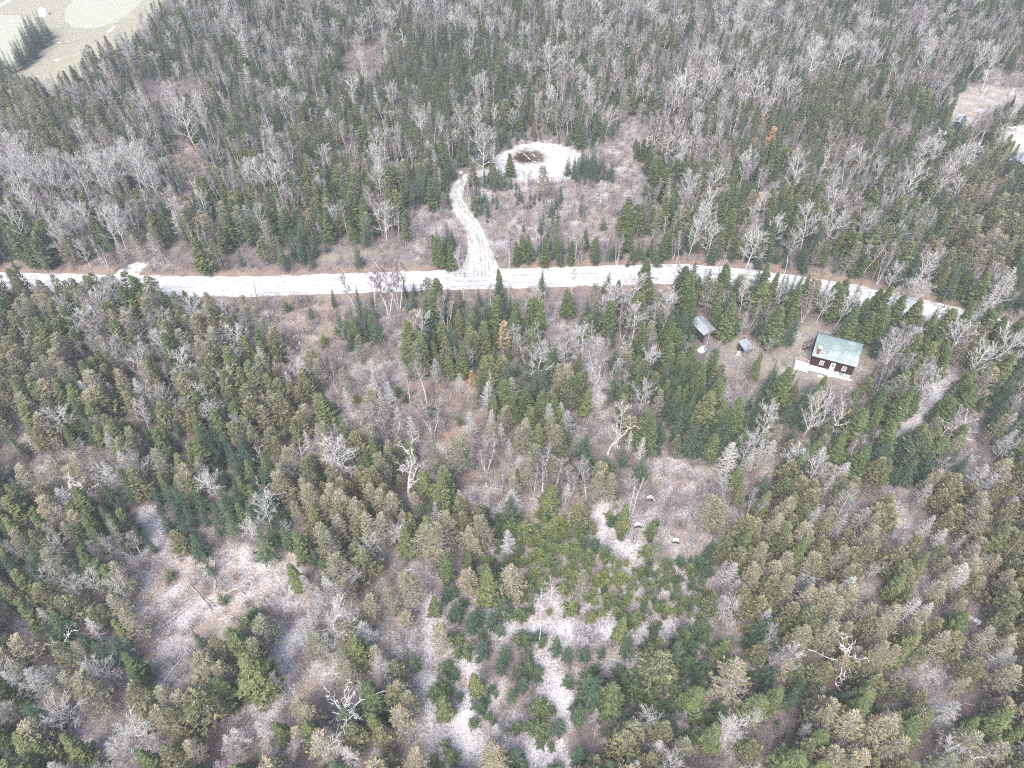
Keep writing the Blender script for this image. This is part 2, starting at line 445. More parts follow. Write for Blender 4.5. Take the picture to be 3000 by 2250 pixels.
YARD2 = poly([(2080,1010),(2170,1000),(2260,990),(2330,960),(2400,940),(2440,990),(2560,1010),(2575,1060),(2560,1120),(2500,1150),(2420,1110),(2320,1110),(2230,1100),(2150,1110),(2090,1070)])
CREEKS = [(poly([(430,1500),(450,1560),(470,1620)]), 1.4), (poly([(1742,1000),(1735,1100),(1742,1190)]), 1.2),
          (poly([(1225,1710),(1260,1760),(1255,1830),(1270,1900)]), 1.0), (poly([(1365,1960),(1365,2040),(1360,2110)]), 1.7),
          (poly([(1250,1960),(1245,2060),(1265,2180)]), 1.0), (poly([(1420,1800),(1500,1850),(1600,1830),(1720,1840),(1850,1860),(1960,1850)]), 1.15),
          (poly([(2780,1100),(2700,1230),(2620,1260),(2560,1300)]), 1.3), (poly([(1600,1950),(1640,2050)]), 1.9), (poly([(1750,1500),(1780,1590),(1860,1640)]), 1.5),
          (poly([(1520,2180),(1590,2230)]), 1.8), (poly([(1310,2150),(1400,2200)]), 1.6), (poly([(840,1880),(810,1950),(790,2080)]), 1.8)]
HOUSE_O = Vector((57.05, 97.41, 0)); HA = R(-22.17)
HX = Vector((math.cos(HA), math.sin(HA), 0)); HY = Vector((-math.sin(HA), math.cos(HA), 0))
def in_house(x, y, m=1.2):
    d = Vector((x, y, 0))-HOUSE_O; a = d.dot(HX); b = d.dot(HY)
    return -m-1 < a < 8.1+m and -m-1.6 < b < 7.2+m
def blocked(x, y, tall=True):
    if dist_line(x, y, ROAD) < (3.9 if tall else 3.3): return True
    if dist_line(x, y, TRACK) < 2.1+(1.3 if y < 175 and y > 0 and dist_line(x, y, ROAD) < 14 else 0): return True
    if inside(x, y, CLEAR) or inside(x, y, FIELD) or inside(x, y, RFIELD) or inside(x, y, YARD): return True
    if in_house(x, y): return True
    return False

# ------------------------------------------------------------ ground
GA = {  # zone: snow, rust
 'y': (.53, .3), 'Y': (.5, .3), 'l': (.55, .62), 's': (.48, .22), 'g': (.50, .48), 'r': (.40, .78), 'b': (.36, .12), 'm': (.36, .12),
 'f': (.26, .12), 'd': (.18, .1), 'c': (.3, .25), 'o': (.45, .2), 'e': (.3, .2), 'p': (.10, .08), 'h': (.42, .25), 'x': (.25, .1)}
def ground_attr(x, y):
    snow, rust = GA[zone(x, y, 0.3)]; grass = 0.0
    dr = dist_line(x, y, ROAD)
    if dr < 7:
        k = max(0, 1-max(0, dr-4.6)/2.4); rust = rust*(1-k)+.95*k; snow = snow*(1-k)+.12*k
    if inside(x, y, FIELD): snow, rust, grass = .40, .15, 1.0
    if inside(x, y, RFIELD): snow, rust, grass = .52, .6, .35
    if inside(x, y, YARD): snow, rust, grass = .6, .1, .9
    if inside(x, y, YARD2): snow, rust, grass = .40, .25, .30
    if dist_line(x, y, TRAIL) < 2: snow, rust = .62, .15
    for L, wd in CREEKS:
        d = dist_line(x, y, L)
        if d < wd+1: snow = max(snow, .66 if d < wd*.7 else .58); rust *= .4
    if inside(x, y, CLEAR): snow = .9
    return snow, rust, grass
xs = np.concatenate([[-4000, -1500, -600, -320], np.arange(-235, 236, 1.6), [320, 600, 1500, 4000]])
ys = np.concatenate([[-1500, -400, -100, -20], np.arange(5, 331, 1.6), [420, 700, 1500, 5000]])
nx, ny = len(xs), len(ys)
gv = [(float(x), float(y), 0.0) for y in ys for x in xs]
gf = [(j*nx+i, j*nx+i+1, (j+1)*nx+i+1, (j+1)*nx+i) for j in range(ny-1) for i in range(nx-1)]
gm = bpy.data.meshes.new('ground'); gm.from_pydata(gv, [], gf)
ca = gm.attributes.new('cover', 'FLOAT_COLOR', 'POINT')
buf = np.zeros((len(gv), 4), dtype=np.float32); buf[:, 3] = 1
for i, (x, y, z) in enumerate(gv):
    if -236 < x < 236 and 4 < y < 332:
        buf[i, :3] = ground_attr(x, y)
    else: buf[i, :3] = (.35, .15, 0)
ca.data.foreach_set('color', buf.ravel())
def ground_mat():
    m, nt, b = newmat('forest_floor', .95, .1)
    a = N(nt, 'ShaderNodeAttribute', attribute_type='GEOMETRY', attribute_name='cover')
    sp = N(nt, 'ShaderNodeSeparateColor'); nt.links.new(a.outputs['Color'], sp.inputs[0])
    tc = N(nt, 'ShaderNodeTexCoord'); P = tc.outputs['Object']
    n1 = noi(nt, 2.4, 6, rough=.8, vec=P); n2 = noi(nt, .22, 4, vec=P); n3 = noi(nt, 8.5, 3, rough=.75, vec=P); n4 = noi(nt, .6, 3, vec=P)
    litter = mix(nt, (.135, .118, .115), (.255, .222, .226), ramp(nt, n3, .35, .65))
    litter = mix(nt, litter, (.12, .10, .085), ramp(nt, n1, .60, .72))
    rust = mix(nt, (.27, .175, .13), (.39, .30, .235), ramp(nt, n3, .35, .65))
    straw = mix(nt, (.30, .255, .20), (.40, .36, .285), ramp(nt, n3, .35, .65))
    litter = mix(nt, litter, straw, mth(nt, 'MULTIPLY', ramp(nt, noi(nt, .13, 4, rough=.7, vec=P), .48, .62), .7))
    c = mix(nt, litter, rust, mth(nt, 'MULTIPLY', sp.outputs[1], ramp(nt, n4, .38, .6)))
    grass = mix(nt, (.27, .265, .185), (.36, .345, .255), ramp(nt, n2, .4, .6))
    c = mix(nt, c, grass, sp.outputs[2])
    # snow where noise falls under the local cover value
    mixn = mth(nt, 'ADD', mth(nt, 'MULTIPLY', n1, .62), mth(nt, 'MULTIPLY', n2, .38))
    mixn = mth(nt, 'ADD', mixn, mth(nt, 'MULTIPLY', mth(nt, 'SUBTRACT', n3, .5), .75))
    thr = mth(nt, 'ADD', mth(nt, 'MULTIPLY', sp.outputs[0], .45), .24)
    d = mth(nt, 'MULTIPLY', mth(nt, 'SUBTRACT', thr, mixn), 9.0)
    cl = N(nt, 'ShaderNodeClamp'); nt.links.new(mth(nt, 'ADD', d, .35), cl.inputs[0])
    sf = mth(nt, 'MULTIPLY', cl.outputs[0], .85)
    c = mix(nt, c, (.69, .685, .71), sf)
    nt.links.new(c, b.inputs['Base Color'])
    bp = N(nt, 'ShaderNodeBump'); bp.inputs['Strength'].default_value = .5; bp.inputs['Distance'].default_value = .15
    nt.links.new(n1, bp.inputs['Height']); nt.links.new(bp.outputs[0], b.inputs['Normal'])
    return m
gm.materials.append(ground_mat()); go = bpy.data.objects.new('ground', gm); col.objects.link(go); tag(go, kind='structure')

def snow_mat(name, base, streak, amt, along=None, sc_=1.0):
    m, nt, b = newmat(name, .7, .25)
    uv = N(nt, 'ShaderNodeUVMap'); mp = N(nt, 'ShaderNodeMapping'); mp.inputs['Scale'].default_value = (.07, 1.6, 1)
    nt.links.new(uv.outputs[0], mp.inputs[0])
    n1 = noi(nt, 1.0*sc_, 6, rough=.7, vec=mp.outputs[0]); n2 = noi(nt, .9, 5, rough=.75)
    f = ramp(nt, mth(nt, 'ADD', mth(nt, 'MULTIPLY', n1, .6), mth(nt, 'MULTIPLY', n2, .4)), .49, .60)
    c = mix(nt, base, streak, mth(nt, 'MULTIPLY', f, amt))
    nt.links.new(c, b.inputs['Base Color']); return m
def strip(name, line, w, mat, z, seg=1.2, jit=.25, wf=None):
    pts = [Vector((a, b, 0)) for a, b in line]; dense = []
    for a, b in zip(pts, pts[1:]):
        n = max(1, int((b-a).length/seg))
        for i in range(n): dense.append(a.lerp(b, i/n))
    dense.append(pts[-1])
    for _ in range(6):
        dense = [dense[0]]+[(dense[i-1]+dense[i]*2+dense[i+1])/4 for i in range(1, len(dense)-1)]+[dense[-1]]
    K = 9; vs = []; uvs = []; fs = []; s = 0
    for i, p in enumerate(dense):
        d = (dense[min(i+1, len(dense)-1)]-dense[max(i-1, 0)]).normalized(); nrm = Vector((-d.y, d.x, 0))
        if i: s += (p-dense[i-1]).length
        ww = w if wf is None else wf(s, w)
        for k in range(K):
            t = k/(K-1)*2-1
            off = t*ww/2
            if abs(t) == 1: off += t*noise.noise(Vector((s*.35, t*9, 2)))*jit*2+t*noise.noise(Vector((s*1.7, t*5, 4)))*jit
            q_ = p+nrm*off; vs.append((q_.x, q_.y, z+.05*(1-t*t))); uvs.append((s, off))
    for i in range(len(dense)-1):
        for k in range(K-1):
            a = i*K+k; fs.append((a, a+1, a+K+1, a+K))
    me = bpy.data.meshes.new(name); me.from_pydata(vs, [], fs); ul = me.uv_layers.new(name='UVMap')
    for li, l in enumerate(me.loops): ul.data[li].uv = uvs[l.vertex_index]
    me.materials.append(mat); o = bpy.data.objects.new(name, me); col.objects.link(o)
    # make normals face up
    if me.polygons[0].normal.z < 0: me.flip_normals()
    tag(o, kind='structure'); return o
road_mat = snow_mat('road_snow', (.64, .635, .645), (.24, .24, .25), .85)
track_mat = snow_mat('track_snow', (.54, .53, .52), (.22, .205, .15), .95, sc_=1.3)
clear_mat = snow_mat('clearing_snow', (.62, .61, .62), (.22, .205, .195), .95, sc_=2.2)
strip('road', ROAD, 6.9, road_mat, .010)
strip('path', TRACK, 3.3, track_mat, .006, wf=lambda s, w: w+max(0, 1-s/30)*2.8+max(0, 1-s/11)*4.5, jit=.35)
def sheet(name, P, mat, z, jit=.5, sub=1.0):
    cx = sum(p[0] for p in P)/len(P); cy = sum(p[1] for p in P)/len(P)
    ring = []
    for (x0, y0), (x1, y1) in zip(P, P[1:]+P[:1]):
        n = max(1, int(math.hypot(x1-x0, y1-y0)/sub))
        for i in range(n):
            ring.append(Vector((x0+(x1-x0)*i/n, y0+(y1-y0)*i/n, 0)))
    for _ in range(5): ring = [(ring[i-1]+ring[i]*2+ring[(i+1) % len(ring)])/4 for i in range(len(ring))]
    vs = [(cx, cy, z+.12)]; fs = []; rings = 10; n = len(ring); c = Vector((cx, cy, 0))
    for r_ in range(1, rings+1):
        for i, p in enumerate(ring):
            q_ = c+(p-c)*(r_/rings)
            if r_ == rings:
                q_ += (p-c).normalized()*noise.noise(p*.7)*jit*2
            vs.append((q_.x, q_.y, z+.12*(1-(r_/rings)**2)))
    for i in range(n): fs.append((0, 1+i, 1+(i+1) % n))
    for r_ in range(rings-1):
        for i in range(n):
            a = 1+r_*n+i; b = 1+r_*n+(i+1) % n; fs.append((a, a+n, b+n, b))
    me = bpy.data.meshes.new(name); me.from_pydata(vs, [], fs); ul = me.uv_layers.new(name='UVMap')
    for li, l in enumerate(me.loops): ul.data[li].uv = vs[l.vertex_index][:2]
    me.materials.append(mat); me.update()
    if me.polygons[0].normal.z < 0: me.flip_normals()
    o = bpy.data.objects.new(name, me); col.objects.link(o); tag(o, kind='structure'); return o
sheet('snow_patch', poly([(330,818),(345,795),(366,778),(395,768),(432,770),(424,786),(406,797),(412,818)]), road_mat, .016, .4, .7)
sheet('snowy_clearing', CLEAR, clear_mat, .014)
fair_mat = snow_mat('frosted_turf', (.43, .44, .355), (.33, .345, .25), .8, sc_=1.5)
sheet('frosted_lawn', poly([(188,30),(205,10),(260,-40),(420,-80),(440,-20),(395,25),(350,60),(280,84),(215,82),(190,62)]), fair_mat, .012, .3)
sheet('frosted_lawn', poly([(-260,60),(-60,46),(60,44),(118,62),(128,90),(100,120),(60,200),(-20,240),(-260,330)]), fair_mat, .012, .3)
strip('path', poly([(-80,60),(0,16),(25,4),(60,-30),(90,-70)]), 1.8, road_mat, .018, jit=.1)
strip('path', poly([(60,215),(110,180),(150,140),(190,128),(240,118)]), .7, plain('ditch_earth', (.30, .26, .22), .3), .02, jit=.3)
for P in ([(163,124),(180,121),(182,127),(165,128)], [(193,121),(203,119),(204,124),(194,124)], [(310,98),(325,84),(340,72),(336,82),(322,96)], [(150,178),(165,172),(182,172),(170,181)], [(2948,395),(2975,392),(3010,405),(3040,425),(3000,428),(2960,408)], [(2985,372),(3040,365),(3040,400),(3000,395)]):
    sheet('snow_patch', poly(P), clear_mat, .03, .15, .5)
# dark water holes among the cedars on the right
wm = plain('bog_water', (.02, .02, .022), .2, rough=.12, spec=.5)
for cx, cy, rx, ry in ((2808,1922,14,16), (2803,2080,16,12), (2480,1675,8,6), (1557,1359,5,3), (2960,1712,9,7), (630,1775,8,5), (2740,2115,12,14), (2790,2150,10,18)):
    q = random.Random(cx); P = [(cx+rx*math.cos(t)*q.uniform(.6, 1.2), cy+ry*math.sin(t)*q.uniform(.6, 1.2)) for t in [i*.7 for i in range(9)]]
    sheet('bog_pool', poly(P), wm, .03 - .0, .05, .3)

# ------------------------------------------------------------ cabin
def hpt(x, y, z): return HOUSE_O+HX*x+HY*y+Vector((0, 0, z))
siding, sn, sb = newmat('dark_red_siding', .7)
tc = N(sn, 'ShaderNodeTexCoord'); sx = N(sn, 'ShaderNodeSeparateXYZ'); sn.links.new(tc.outputs['Object'], sx.inputs[0])
fr_ = mth(sn, 'FRACT', mth(sn, 'MULTIPLY', sx.outputs[2], 7.5))
cc_ = mix(sn, (.040, .018, .018), (.068, .030, .028), ramp(sn, noi(sn, 2.5, 4), .35, .65))
cc_ = mix(sn, (.02, .010, .010), cc_, ramp(sn, fr_, .04, .14)); sn.links.new(cc_, sb.inputs['Base Color'])
M['concrete'] = plain('foundation_concrete', (.50, .50, .49), .12, 2)
M['whitepaint'] = plain('white_paint', (.80, .80, .79), .05, 4, .5)
M['glass'] = plain('dim_glass', (.22, .25, .26), .3, 3, .15, .5)
M['darkwood'] = plain('dark_wood', (.055, .05, .055), .3, 4)
M['greywood'] = plain('weathered_wood', (.38, .33, .31), .2, 5)
M['pinkwood'] = plain('faded_rail_wood', (.55, .45, .42), .15, 5)
M['brick'] = plain('chimney_brick', (.22, .095, .075), .25, 9)
M['snow'] = plain('lying_snow', (.86, .87, .89), .06, 3, .7)
M['rock'] = plain('boulder_rock', (.10, .10, .10), .35, 3)
def roof_mat(name, base, snowy, amt, bias=0.0):
    m, nt, b = newmat(name, .45, .4)
    n1 = noi(nt, 6, 5, rough=.75); n2 = noi(nt, .55, 3)
    s = mth(nt, 'ADD', mth(nt, 'MULTIPLY', n1, .65), mth(nt, 'MULTIPLY', n2, .35))
    if bias:
        tc = N(nt, 'ShaderNodeTexCoord'); sx = N(nt, 'ShaderNodeSeparateXYZ'); nt.links.new(tc.outputs['Object'], sx.inputs[0])
        s = mth(nt, 'ADD', s, mth(nt, 'MULTIPLY', mth(nt, 'SUBTRACT', 4.9, sx.outputs[2]), bias))
    c = mix(nt, base, snowy, mth(nt, 'MULTIPLY', ramp(nt, s, .47, .62), amt))
    nt.links.new(c, b.inputs['Base Color']); return m
M['greenroof'] = roof_mat('green_metal_roof', (.115, .175, .180), (.44, .50, .53), .85, .045)
M['paleroof'] = roof_mat('pale_metal_roof', (.27, .31, .34), (.56, .59, .63), .9)

cab = empty('cabin', HOUSE_O, HA)
tag(cab, 'small dark red cabin with green metal roof, white door and brick chimney in the yard', 'cabin')
X0, X1, Y0, Y1, ZE, RISE, RUN = .3, 7.95, .3, 6.9, 3.38, 2.6, 3.6
mb = MB(); mb.box((X0, Y0, .90), (X1, Y1, ZE))
ym = (Y0+Y1)/2
zt = ZE+(ym-Y0)*RISE/RUN-.06
for x in (X0, X1):
    s_ = .12 if x == X0 else -.12
    A, B, C2 = Vector((x, Y0, ZE)), Vector((x, Y1, ZE)), Vector((x, ym, zt)); mb.slab([A, B, C2], (-s_, 0, 0))
mb.build('wall', siding, cab)
mb = MB(); mb.box((X0+.03, Y0+.03, -.3), (X1-.03, Y1-.03, .898)); mb.build('foundation', M['concrete'], cab)
rf = MB()
for sg in (0, 1):
    ya, yb = (0.0, RUN) if sg == 0 else (7.2, RUN)
    ring = [Vector((0, ya, 3.5)), Vector((8.15, ya, 3.5)), Vector((8.15, yb, 3.5+RISE)), Vector((0, yb, 3.5+RISE))]
    if sg: ring = ring[::-1]
    rf.slab(ring, (0, 0, .10))
    n = 21
    for i in range(n+1):
        x = .03+i*(8.05/n); a = Vector((x, ya, 3.505)); b_ = Vector((x, yb, 3.505+RISE)); wv = Vector((.025, 0, 0)); up = Vector((0, 0, .045))
        rf.quad(a-wv, a+wv, a+wv+up, a-wv+up); rf.quad(a-wv+up, a+wv+up, b_+wv+up, b_-wv+up)
        rf.quad(a-wv, a-wv+up, b_-wv+up, b_-wv); rf.quad(a+wv+up, a+wv, b_+wv, b_+wv+up)
roof = rf.build('roof', M['greenroof'], cab)
mb = MB(); mb.slab([Vector((-.03, RUN-.22, 3.5+RISE-.08)), Vector((8.18, RUN-.22, 3.5+RISE-.08)), Vector((8.18, RUN, 3.5+RISE+.07)), Vector((-.03, RUN, 3.5+RISE+.07))], (0, 0, .03))
mb.slab([Vector((-.03, RUN, 3.5+RISE+.07)), Vector((8.18, RUN, 3.5+RISE+.07)), Vector((8.18, RUN+.22, 3.5+RISE-.08)), Vector((-.03, RUN+.22, 3.5+RISE-.08))], (0, 0, .03)); mb.build('ridge_cap', M['greenroof'], roof)
ch = MB(); ch.box((.68, .42, 3.7), (1.16, .90, 5.35)); chim = ch.build('chimney', M['brick'], roof)
ch = MB(); ch.box((.60, .34, 5.352), (1.24, .98, 5.50)); ch.box((.74, .48, 5.501), (.92, .66, 5.62)); ch.box((.96, .48, 5.501), (1.12, .66, 5.62)); ch.build('chimney_cap', M['snow'], roof)
mb = MB(); mb.box((3.82, Y0-.05, .93), (4.68, Y0-.003, 2.72)); dr = mb.build('door', M['whitepaint'], cab)
mb = MB(); mb.box((3.98, Y0-.075, 1.85), (4.52, Y0-.053, 2.5)); mb.build('door_pane', M['glass'], dr)
mb = MB(); mb.box((4.56, Y0-.11, 1.72), (4.62, Y0-.053, 1.80)); mb.build('handle', M['darkwood'], dr)
for x0, x1 in ((1.83, 2.62), (5.92, 6.72)):
    mb = MB()
    for bx in (((x0, 1.5), (x1, 1.58)), ((x0, 2.52), (x1, 2.6)), ((x0, 1.58), (x0+.08, 2.52)), ((x1-.08, 1.58), (x1, 2.52))):
        mb.box((bx[0][0], Y0-.06, bx[0][1]), (bx[1][0], Y0-.003, bx[1][1]))
    xm = (x0+x1)/2
    mb.box((xm-.02, Y0-.05, 1.58), (xm+.02, Y0-.02, 2.52)); mb.box((x0+.08, Y0-.045, 2.03), (x1-.08, Y0-.025, 2.07))
    wn = mb.build('window', M['whitepaint'], cab)
    mb = MB(); mb.box((x0+.08, Y0-.016, 1.58), (x1-.08, Y0-.004, 2.52)); mb.build('pane', M['glass'], wn)
mb = MB(); mb.box((5.85, Y0-.03, .42), (6.6, Y0+.028, .76)); mb.build('cellar_window', M['glass'], cab)
mb = MB()
for i in range(4): mb.box((3.85, Y0-.02-.24*(i+1), .0), (4.65, Y0-.02-.24*i-.003, .72-.19*i))
mb.build('steps', M['whitepaint'], cab)
# side stair with rails on the left gable
mb = MB()
for i in range(7):
    x = .18-i*.22; z = 1.9-i*.22
    mb.box((x-.22, 5.0, z-.05), (x, 5.9, z))
st_ = mb.build('side_stair', M['greywood'], cab)
mb = MB()
for y in (4.95, 5.95):
    mb.tube([Vector((.25, y, 2.85)), Vector((-1.35, y, 1.3))], [.04, .04], 4); mb.tube([Vector((.25, y, 2.4)), Vector((-1.35, y, .85))], [.03, .03], 4)
    mb.tube([Vector((.25, y, 1.85)), Vector((-1.4, y, .25))], [.06, .06], 4)
    for t in (0, .33, .66, 1): mb.tube([Vector((.25-1.6*t, y, -.1)), Vector((.25-1.6*t, y, 2.85-1.55*t))], [.045, .045], 4)
mb.build('rail', M['darkwood'], st_)
# ground-level deck
dk = MB(); dk.box((-2.35, -1.55, .36), (.28, 1.05, .46)); dk.box((.285, -.75, .30), (3.78, .26, .40))
deck = dk.build('deck', M['snow'], cab)
mb = MB()
for a, b_ in (((-2.3, 1.0), (.2, 1.0)), ((-2.3, 1.0), (-2.3, -1.5))):
    A = Vector((*a, 1.25)); B = Vector((*b_, 1.25)); mb.tube([A, B], [.055, .055], 4); mb.tube([A-V(0,0,.35), B-V(0,0,.35)], [.03, .03], 4); mb.tube([A-V(0,0,.65), B-V(0,0,.65)], [.03, .03], 4)
    for i in range(4): p = A.lerp(B, i/3.001); mb.tube([p+V(.01, 0, 0), Vector((p.x+.01, p.y, 0))], [.045, .045], 4)
mb.build('rail', M['pinkwood'], deck)
mb = MB(); mb.slab([Vector(p) for p in ((4.7, -.42, .10), (8.3, -.30, .08), (8.5, .1, .12), (4.72, .22, .14))], (0, 0, .16)); mb.build('snowy_slab', M['snow'], cab)
mb = MB(); mb.slab([Vector(p) for p in ((2.1, -2.05, .5), (3.9, -1.95, .5), (3.9, -1.45, .52), (2.1, -1.5, .52))], (0, 0, .08))
for x in (2.2, 3.8): mb.box((x-.05, -1.9, -.1), (x+.05, -1.6, .415))
b_ = mb.build('bench', M['snow']); b_.location = HOUSE_O; b_.rotation_euler = (0, 0, HA); tag(b_, 'low snow covered bench in front of the cabin deck', 'bench')

def shed(name, loc, yaw, wd, ln, zr, ze, rmat, wallm, label, cat, openf=True, mono=False):
    s = empty(name, loc, yaw); x = wd/2; y = ln/2
    mb = MB()
    mb.box((-x+.2, y-.3, -.2), (x-.2, y-.2, ze-.02)); mb.box((-x+.15, -y+.3, -.2), (-x+.25, y-.305, ze-.02)); mb.box((x-.25, -y+.3, -.2), (x-.15, y-.305, ze-.02))
    if not openf: mb.box((-x+.255, -y+.3, -.2), (x-.255, -y+.38, ze-.02))
    mb.build('wall', wallm, s)
    mb = MB()
    if mono: mb.slab([Vector((-x, -y, ze+.04)), Vector((x, -y, ze+.04)), Vector((x, y, zr)), Vector((-x, y, zr))], (0, 0, .07))
    else:
        mb.slab([Vector((-x, -y, ze)), Vector((0, -y, zr)), Vector((0, y, zr)), Vector((-x, y, ze))], (0, 0, .07))
        mb.slab([Vector((.002, -y, zr)), Vector((x, -y, ze)), Vector((x, y, ze)), Vector((.002, y, zr))], (0, 0, .07))
    r_ = mb.build('roof', rmat, s); 
    mb = MB()
    if openf:
        for px_ in (-x+.2, x-.2): mb = MB(); mb.box((px_-.05, -y+.12, -.2), (px_+.05, -y+.22, ze-.08)); mb.build('post', M['darkwood'], s)
    else:
        mb.box((-.4, -y+.26, 0), (.4, -y+.297, 1.8)); mb.build('door', M['darkwood'], s)
    tag(s, label, cat); return s
shed('shed', (38.4, 107.0, 0), R(27), 3.3, 4.6, 3.0, 2.35, M['paleroof'], M['darkwood'], 'open fronted shed under a pale snowy roof, left of the cabin yard', 'shed')
shed('shed', (45.9, 102.0, 0), R(24), 2.1, 2.6, 2.15, 1.75, M['paleroof'], M['darkwood'], 'small hut with grey green roof between open shed and cabin', 'shed', False, True)
p = at(2812, 350, 2.5); shed('shed', (p.x, p.y, 0), R(-38), 3.0, 4.2, 2.8, 2.2, M['paleroof'], M['darkwood'], 'blue grey roofed outbuilding below the bare field at the right', 'shed', False)
p = at(2990, 462, 2.8); shed('house', (p.x, p.y, 0), R(-42), 4.0, 5.5, 3.2, 2.5, M['paleroof'], siding, 'pale grey roofed house cut by the right edge of the view', 'house', False)
p = at(2761, 388, 2.0); shed('hut', (p.x, p.y, 0), R(-30), 2.0, 2.2, 2.4, 1.9, M['snow'], M['darkwood'], 'tiny hut with snow white roof left of the outbuilding', 'hut')
tb = empty('picnic_table', at(2965, 381), R(10)); tag(tb, 'pale picnic table on the snowy yard at the right edge', 'table')
mb = MB(); mb.box((-1, -.4, .7), (1, .4, .76)); mb.build('tabletop', M['whitepaint'], tb)
for s_ in (-1, 1):
    mb = MB(); mb.box((-1, s_*.75-.14, .42), (1, s_*.75+.14, .46)); mb.build('seat', M['whitepaint'], tb)
for x in (-.8, .8): mb = MB(); mb.box((x-.04, -.7, .3), (x+.04, .7, .415)); mb.box((x-.037, -.35, 0), (x+.037, .35, .695)); mb.build('leg', M['greywood'], tb)
bx_ = empty('utility_box', (44.55, 101.0, 0), R(20)); tag(bx_, 'upright white box with a round opening beside the small hut', 'box')
mb = MB(); mb.box((-.28, -.24, 0), (.28, .24, 1.0)); mb.build('body', M['whitepaint'], bx_)
mb = MB(); mb.tube([V(0, 0, 1.0), V(0, 0, 1.05)], [.15, .15], 10); mb.build('opening', M['darkwood'], bx_)

def lump(name, loc, rx, ry, rz, mats, seed, label, cat, snowtop=.45, rough_=.22):
    q = random.Random(seed); mb = MB(); nu, nv = 18, 9
    vs = []
    for j in range(nv+1):
        ph = PI/2*j/nv
        for i in range(nu):
            th = 2*PI*i/nu; d = Vector((math.cos(th)*math.cos(ph), math.sin(th)*math.cos(ph), math.sin(ph)))
            k = 1+rough_*2*noise.noise(d*1.6+Vector((seed, 0, 0)))+rough_*noise.noise(d*4+Vector((seed, 5, 0)))
            vs.append(Vector((d.x*rx*k, d.y*ry*k, max(0, d.z*rz*k)-.1)))
    rock = MB(); cap = MB()
    for j in range(nv):
        for i in range(nu):
            a, b_, c, d = (vs[j*nu+i], vs[j*nu+(i+1) % nu], vs[(j+1)*nu+(i+1) % nu], vs[(j+1)*nu+i])
            rock.quad(a, b_, c, d)
            if j/nv > 1-snowtop+q.uniform(-.12, .12):
                o_ = V(0, 0, .05); m_ = 1.03
                cap.quad(a*m_+o_, b_*m_+o_, c*m_+o_, d*m_+o_)
    e = empty(name, loc, q.uniform(0, 6)); tag(e, label, cat)
    rock.build('body', mats[0], e)
    if cap.f: cap.build('snow_cap', mats[1], e)
    return e
def rootplate(px, py, r, seed, label, earth):
    """upturned root disc of a blown-down tree with snow on its rim"""
    q = random.Random(seed); e = empty('root_plate', at(px, py), q.uniform(-.4, .4)); tag(e, label, 'root plate')
    mb = MB(); ring = []
    for i in range(14):
        a = PI*i/13; k = r*(1+.25*noise.noise(Vector((i*.6, seed, 0)))); ring.append(Vector((k*math.cos(a), 0, k*math.sin(a)*1.05)))
    mb.slab([v+V(0, -.15, 0) for v in ring], (0, -.45, 0)); mb.build('earth_disc', earth, e)
    mb = MB()
    for i in range(26):
        a = q.uniform(0, PI); p0 = V(.3*r*math.cos(a), -.2, .3*r*math.sin(a)); p1 = V(1.15*r*math.cos(a), q.uniform(-.45, .1), 1.15*r*math.sin(a)); mb.tube([p0, p0.lerp(p1, .5)+V(0, q.uniform(-.15, .05), 0), p1], [.07, .05, .015], 4)
    mb.build('root', M['darkwood'], e)
    mb = MB()
    for i in range(13):
        a, b_ = ring[i], ring[i+1]; mb.quad(a+V(0,-.2,.04), b_+V(0,-.2,.04), b_+V(0,.36,.04), a+V(0,.36,.04))
        a2 = a*.84; b2 = b_*.84; mb.quad(a2+V(0,-.19,.04), b2+V(0,-.19,.04), b_+V(0,-.2,.04), a+V(0,-.2,.04))
    mb.build('snow_cap', M['snow'], e)
earth_red = plain('bared_red_earth', (.34, .17, .09), .3, 4)
rootplate(1905, 1464, .68, 3, 'black root plate with snowy rim, uppermost in the middle clearing', M['rock'])
rootplate(1868, 1542, .62, 5, 'reddish root plate capped with snow below the black one', earth_red)
rootplate(1980, 1588, .55, 8, 'small dark root plate at the end of a fallen log', M['darkwood'])
lump('boulder', at(1562, 1357), .62, .5, .55, (M['rock'], M['snow']), 12, 'small dark boulder ringed by snow in the rusty clearing', 'boulder', .5)
lump('boulder', at(1350, 510), .8, .6, .6, (M['rock'], M['snow']), 13, 'snow capped boulder on the side track bend', 'boulder', .7)
for i, (x, y, s_, t) in enumerate(((868,990,.9,'largest of the pale rocks'), (878,1010,.7,'middle of the pale rocks'), (870,1022,.5,'lowest small one of the pale rocks'))):
    lump('boulder', at(x, y), s_, s_*.8, s_*.7, (plain('pale_rock', (.42, .40, .39), .2), M['snow']), 20+i, t+' below the road in the reddish scrub', 'boulder', .3)
lump('covered_heap', at(2057, 1026), 1.0, .7, .7, (M['whitepaint'], M['snow']), 31, 'whitish covered heap at the left end of the yard', 'heap', .5)
lump('covered_heap', at(131, 44), 1.6, 1.6, 2.6, (M['whitepaint'], M['snow']), 33, 'white mound standing on the pale field, upper left', 'heap', .5, .08)
lump('boulder', at(1613, 441+0), .5, .4, .4, (M['rock'], M['snow']), 34, 'small stone at the far rim of the round clearing', 'boulder', .6)
# snow-covered board among the cedars
mb = MB(); mb.slab([Vector(p) for p in ((-1.05, -.33, .5), (1.05, -.33, .62), (1.05, .33, .66), (-1.05, .33, .54))], (0, 0, .09)); mb.box((-.9, -.25, -.1), (-.75, .25, .44)); mb.box((.75, -.25, -.1), (.9, .25, .55))
b_ = mb.build('snowy_board', M['snow']); b_.location = at(2845, 1818); b_.rotation_euler = (0, 0, R(-38)); tag(b_, 'white snow covered board raised among brown cedars at lower right', 'board')
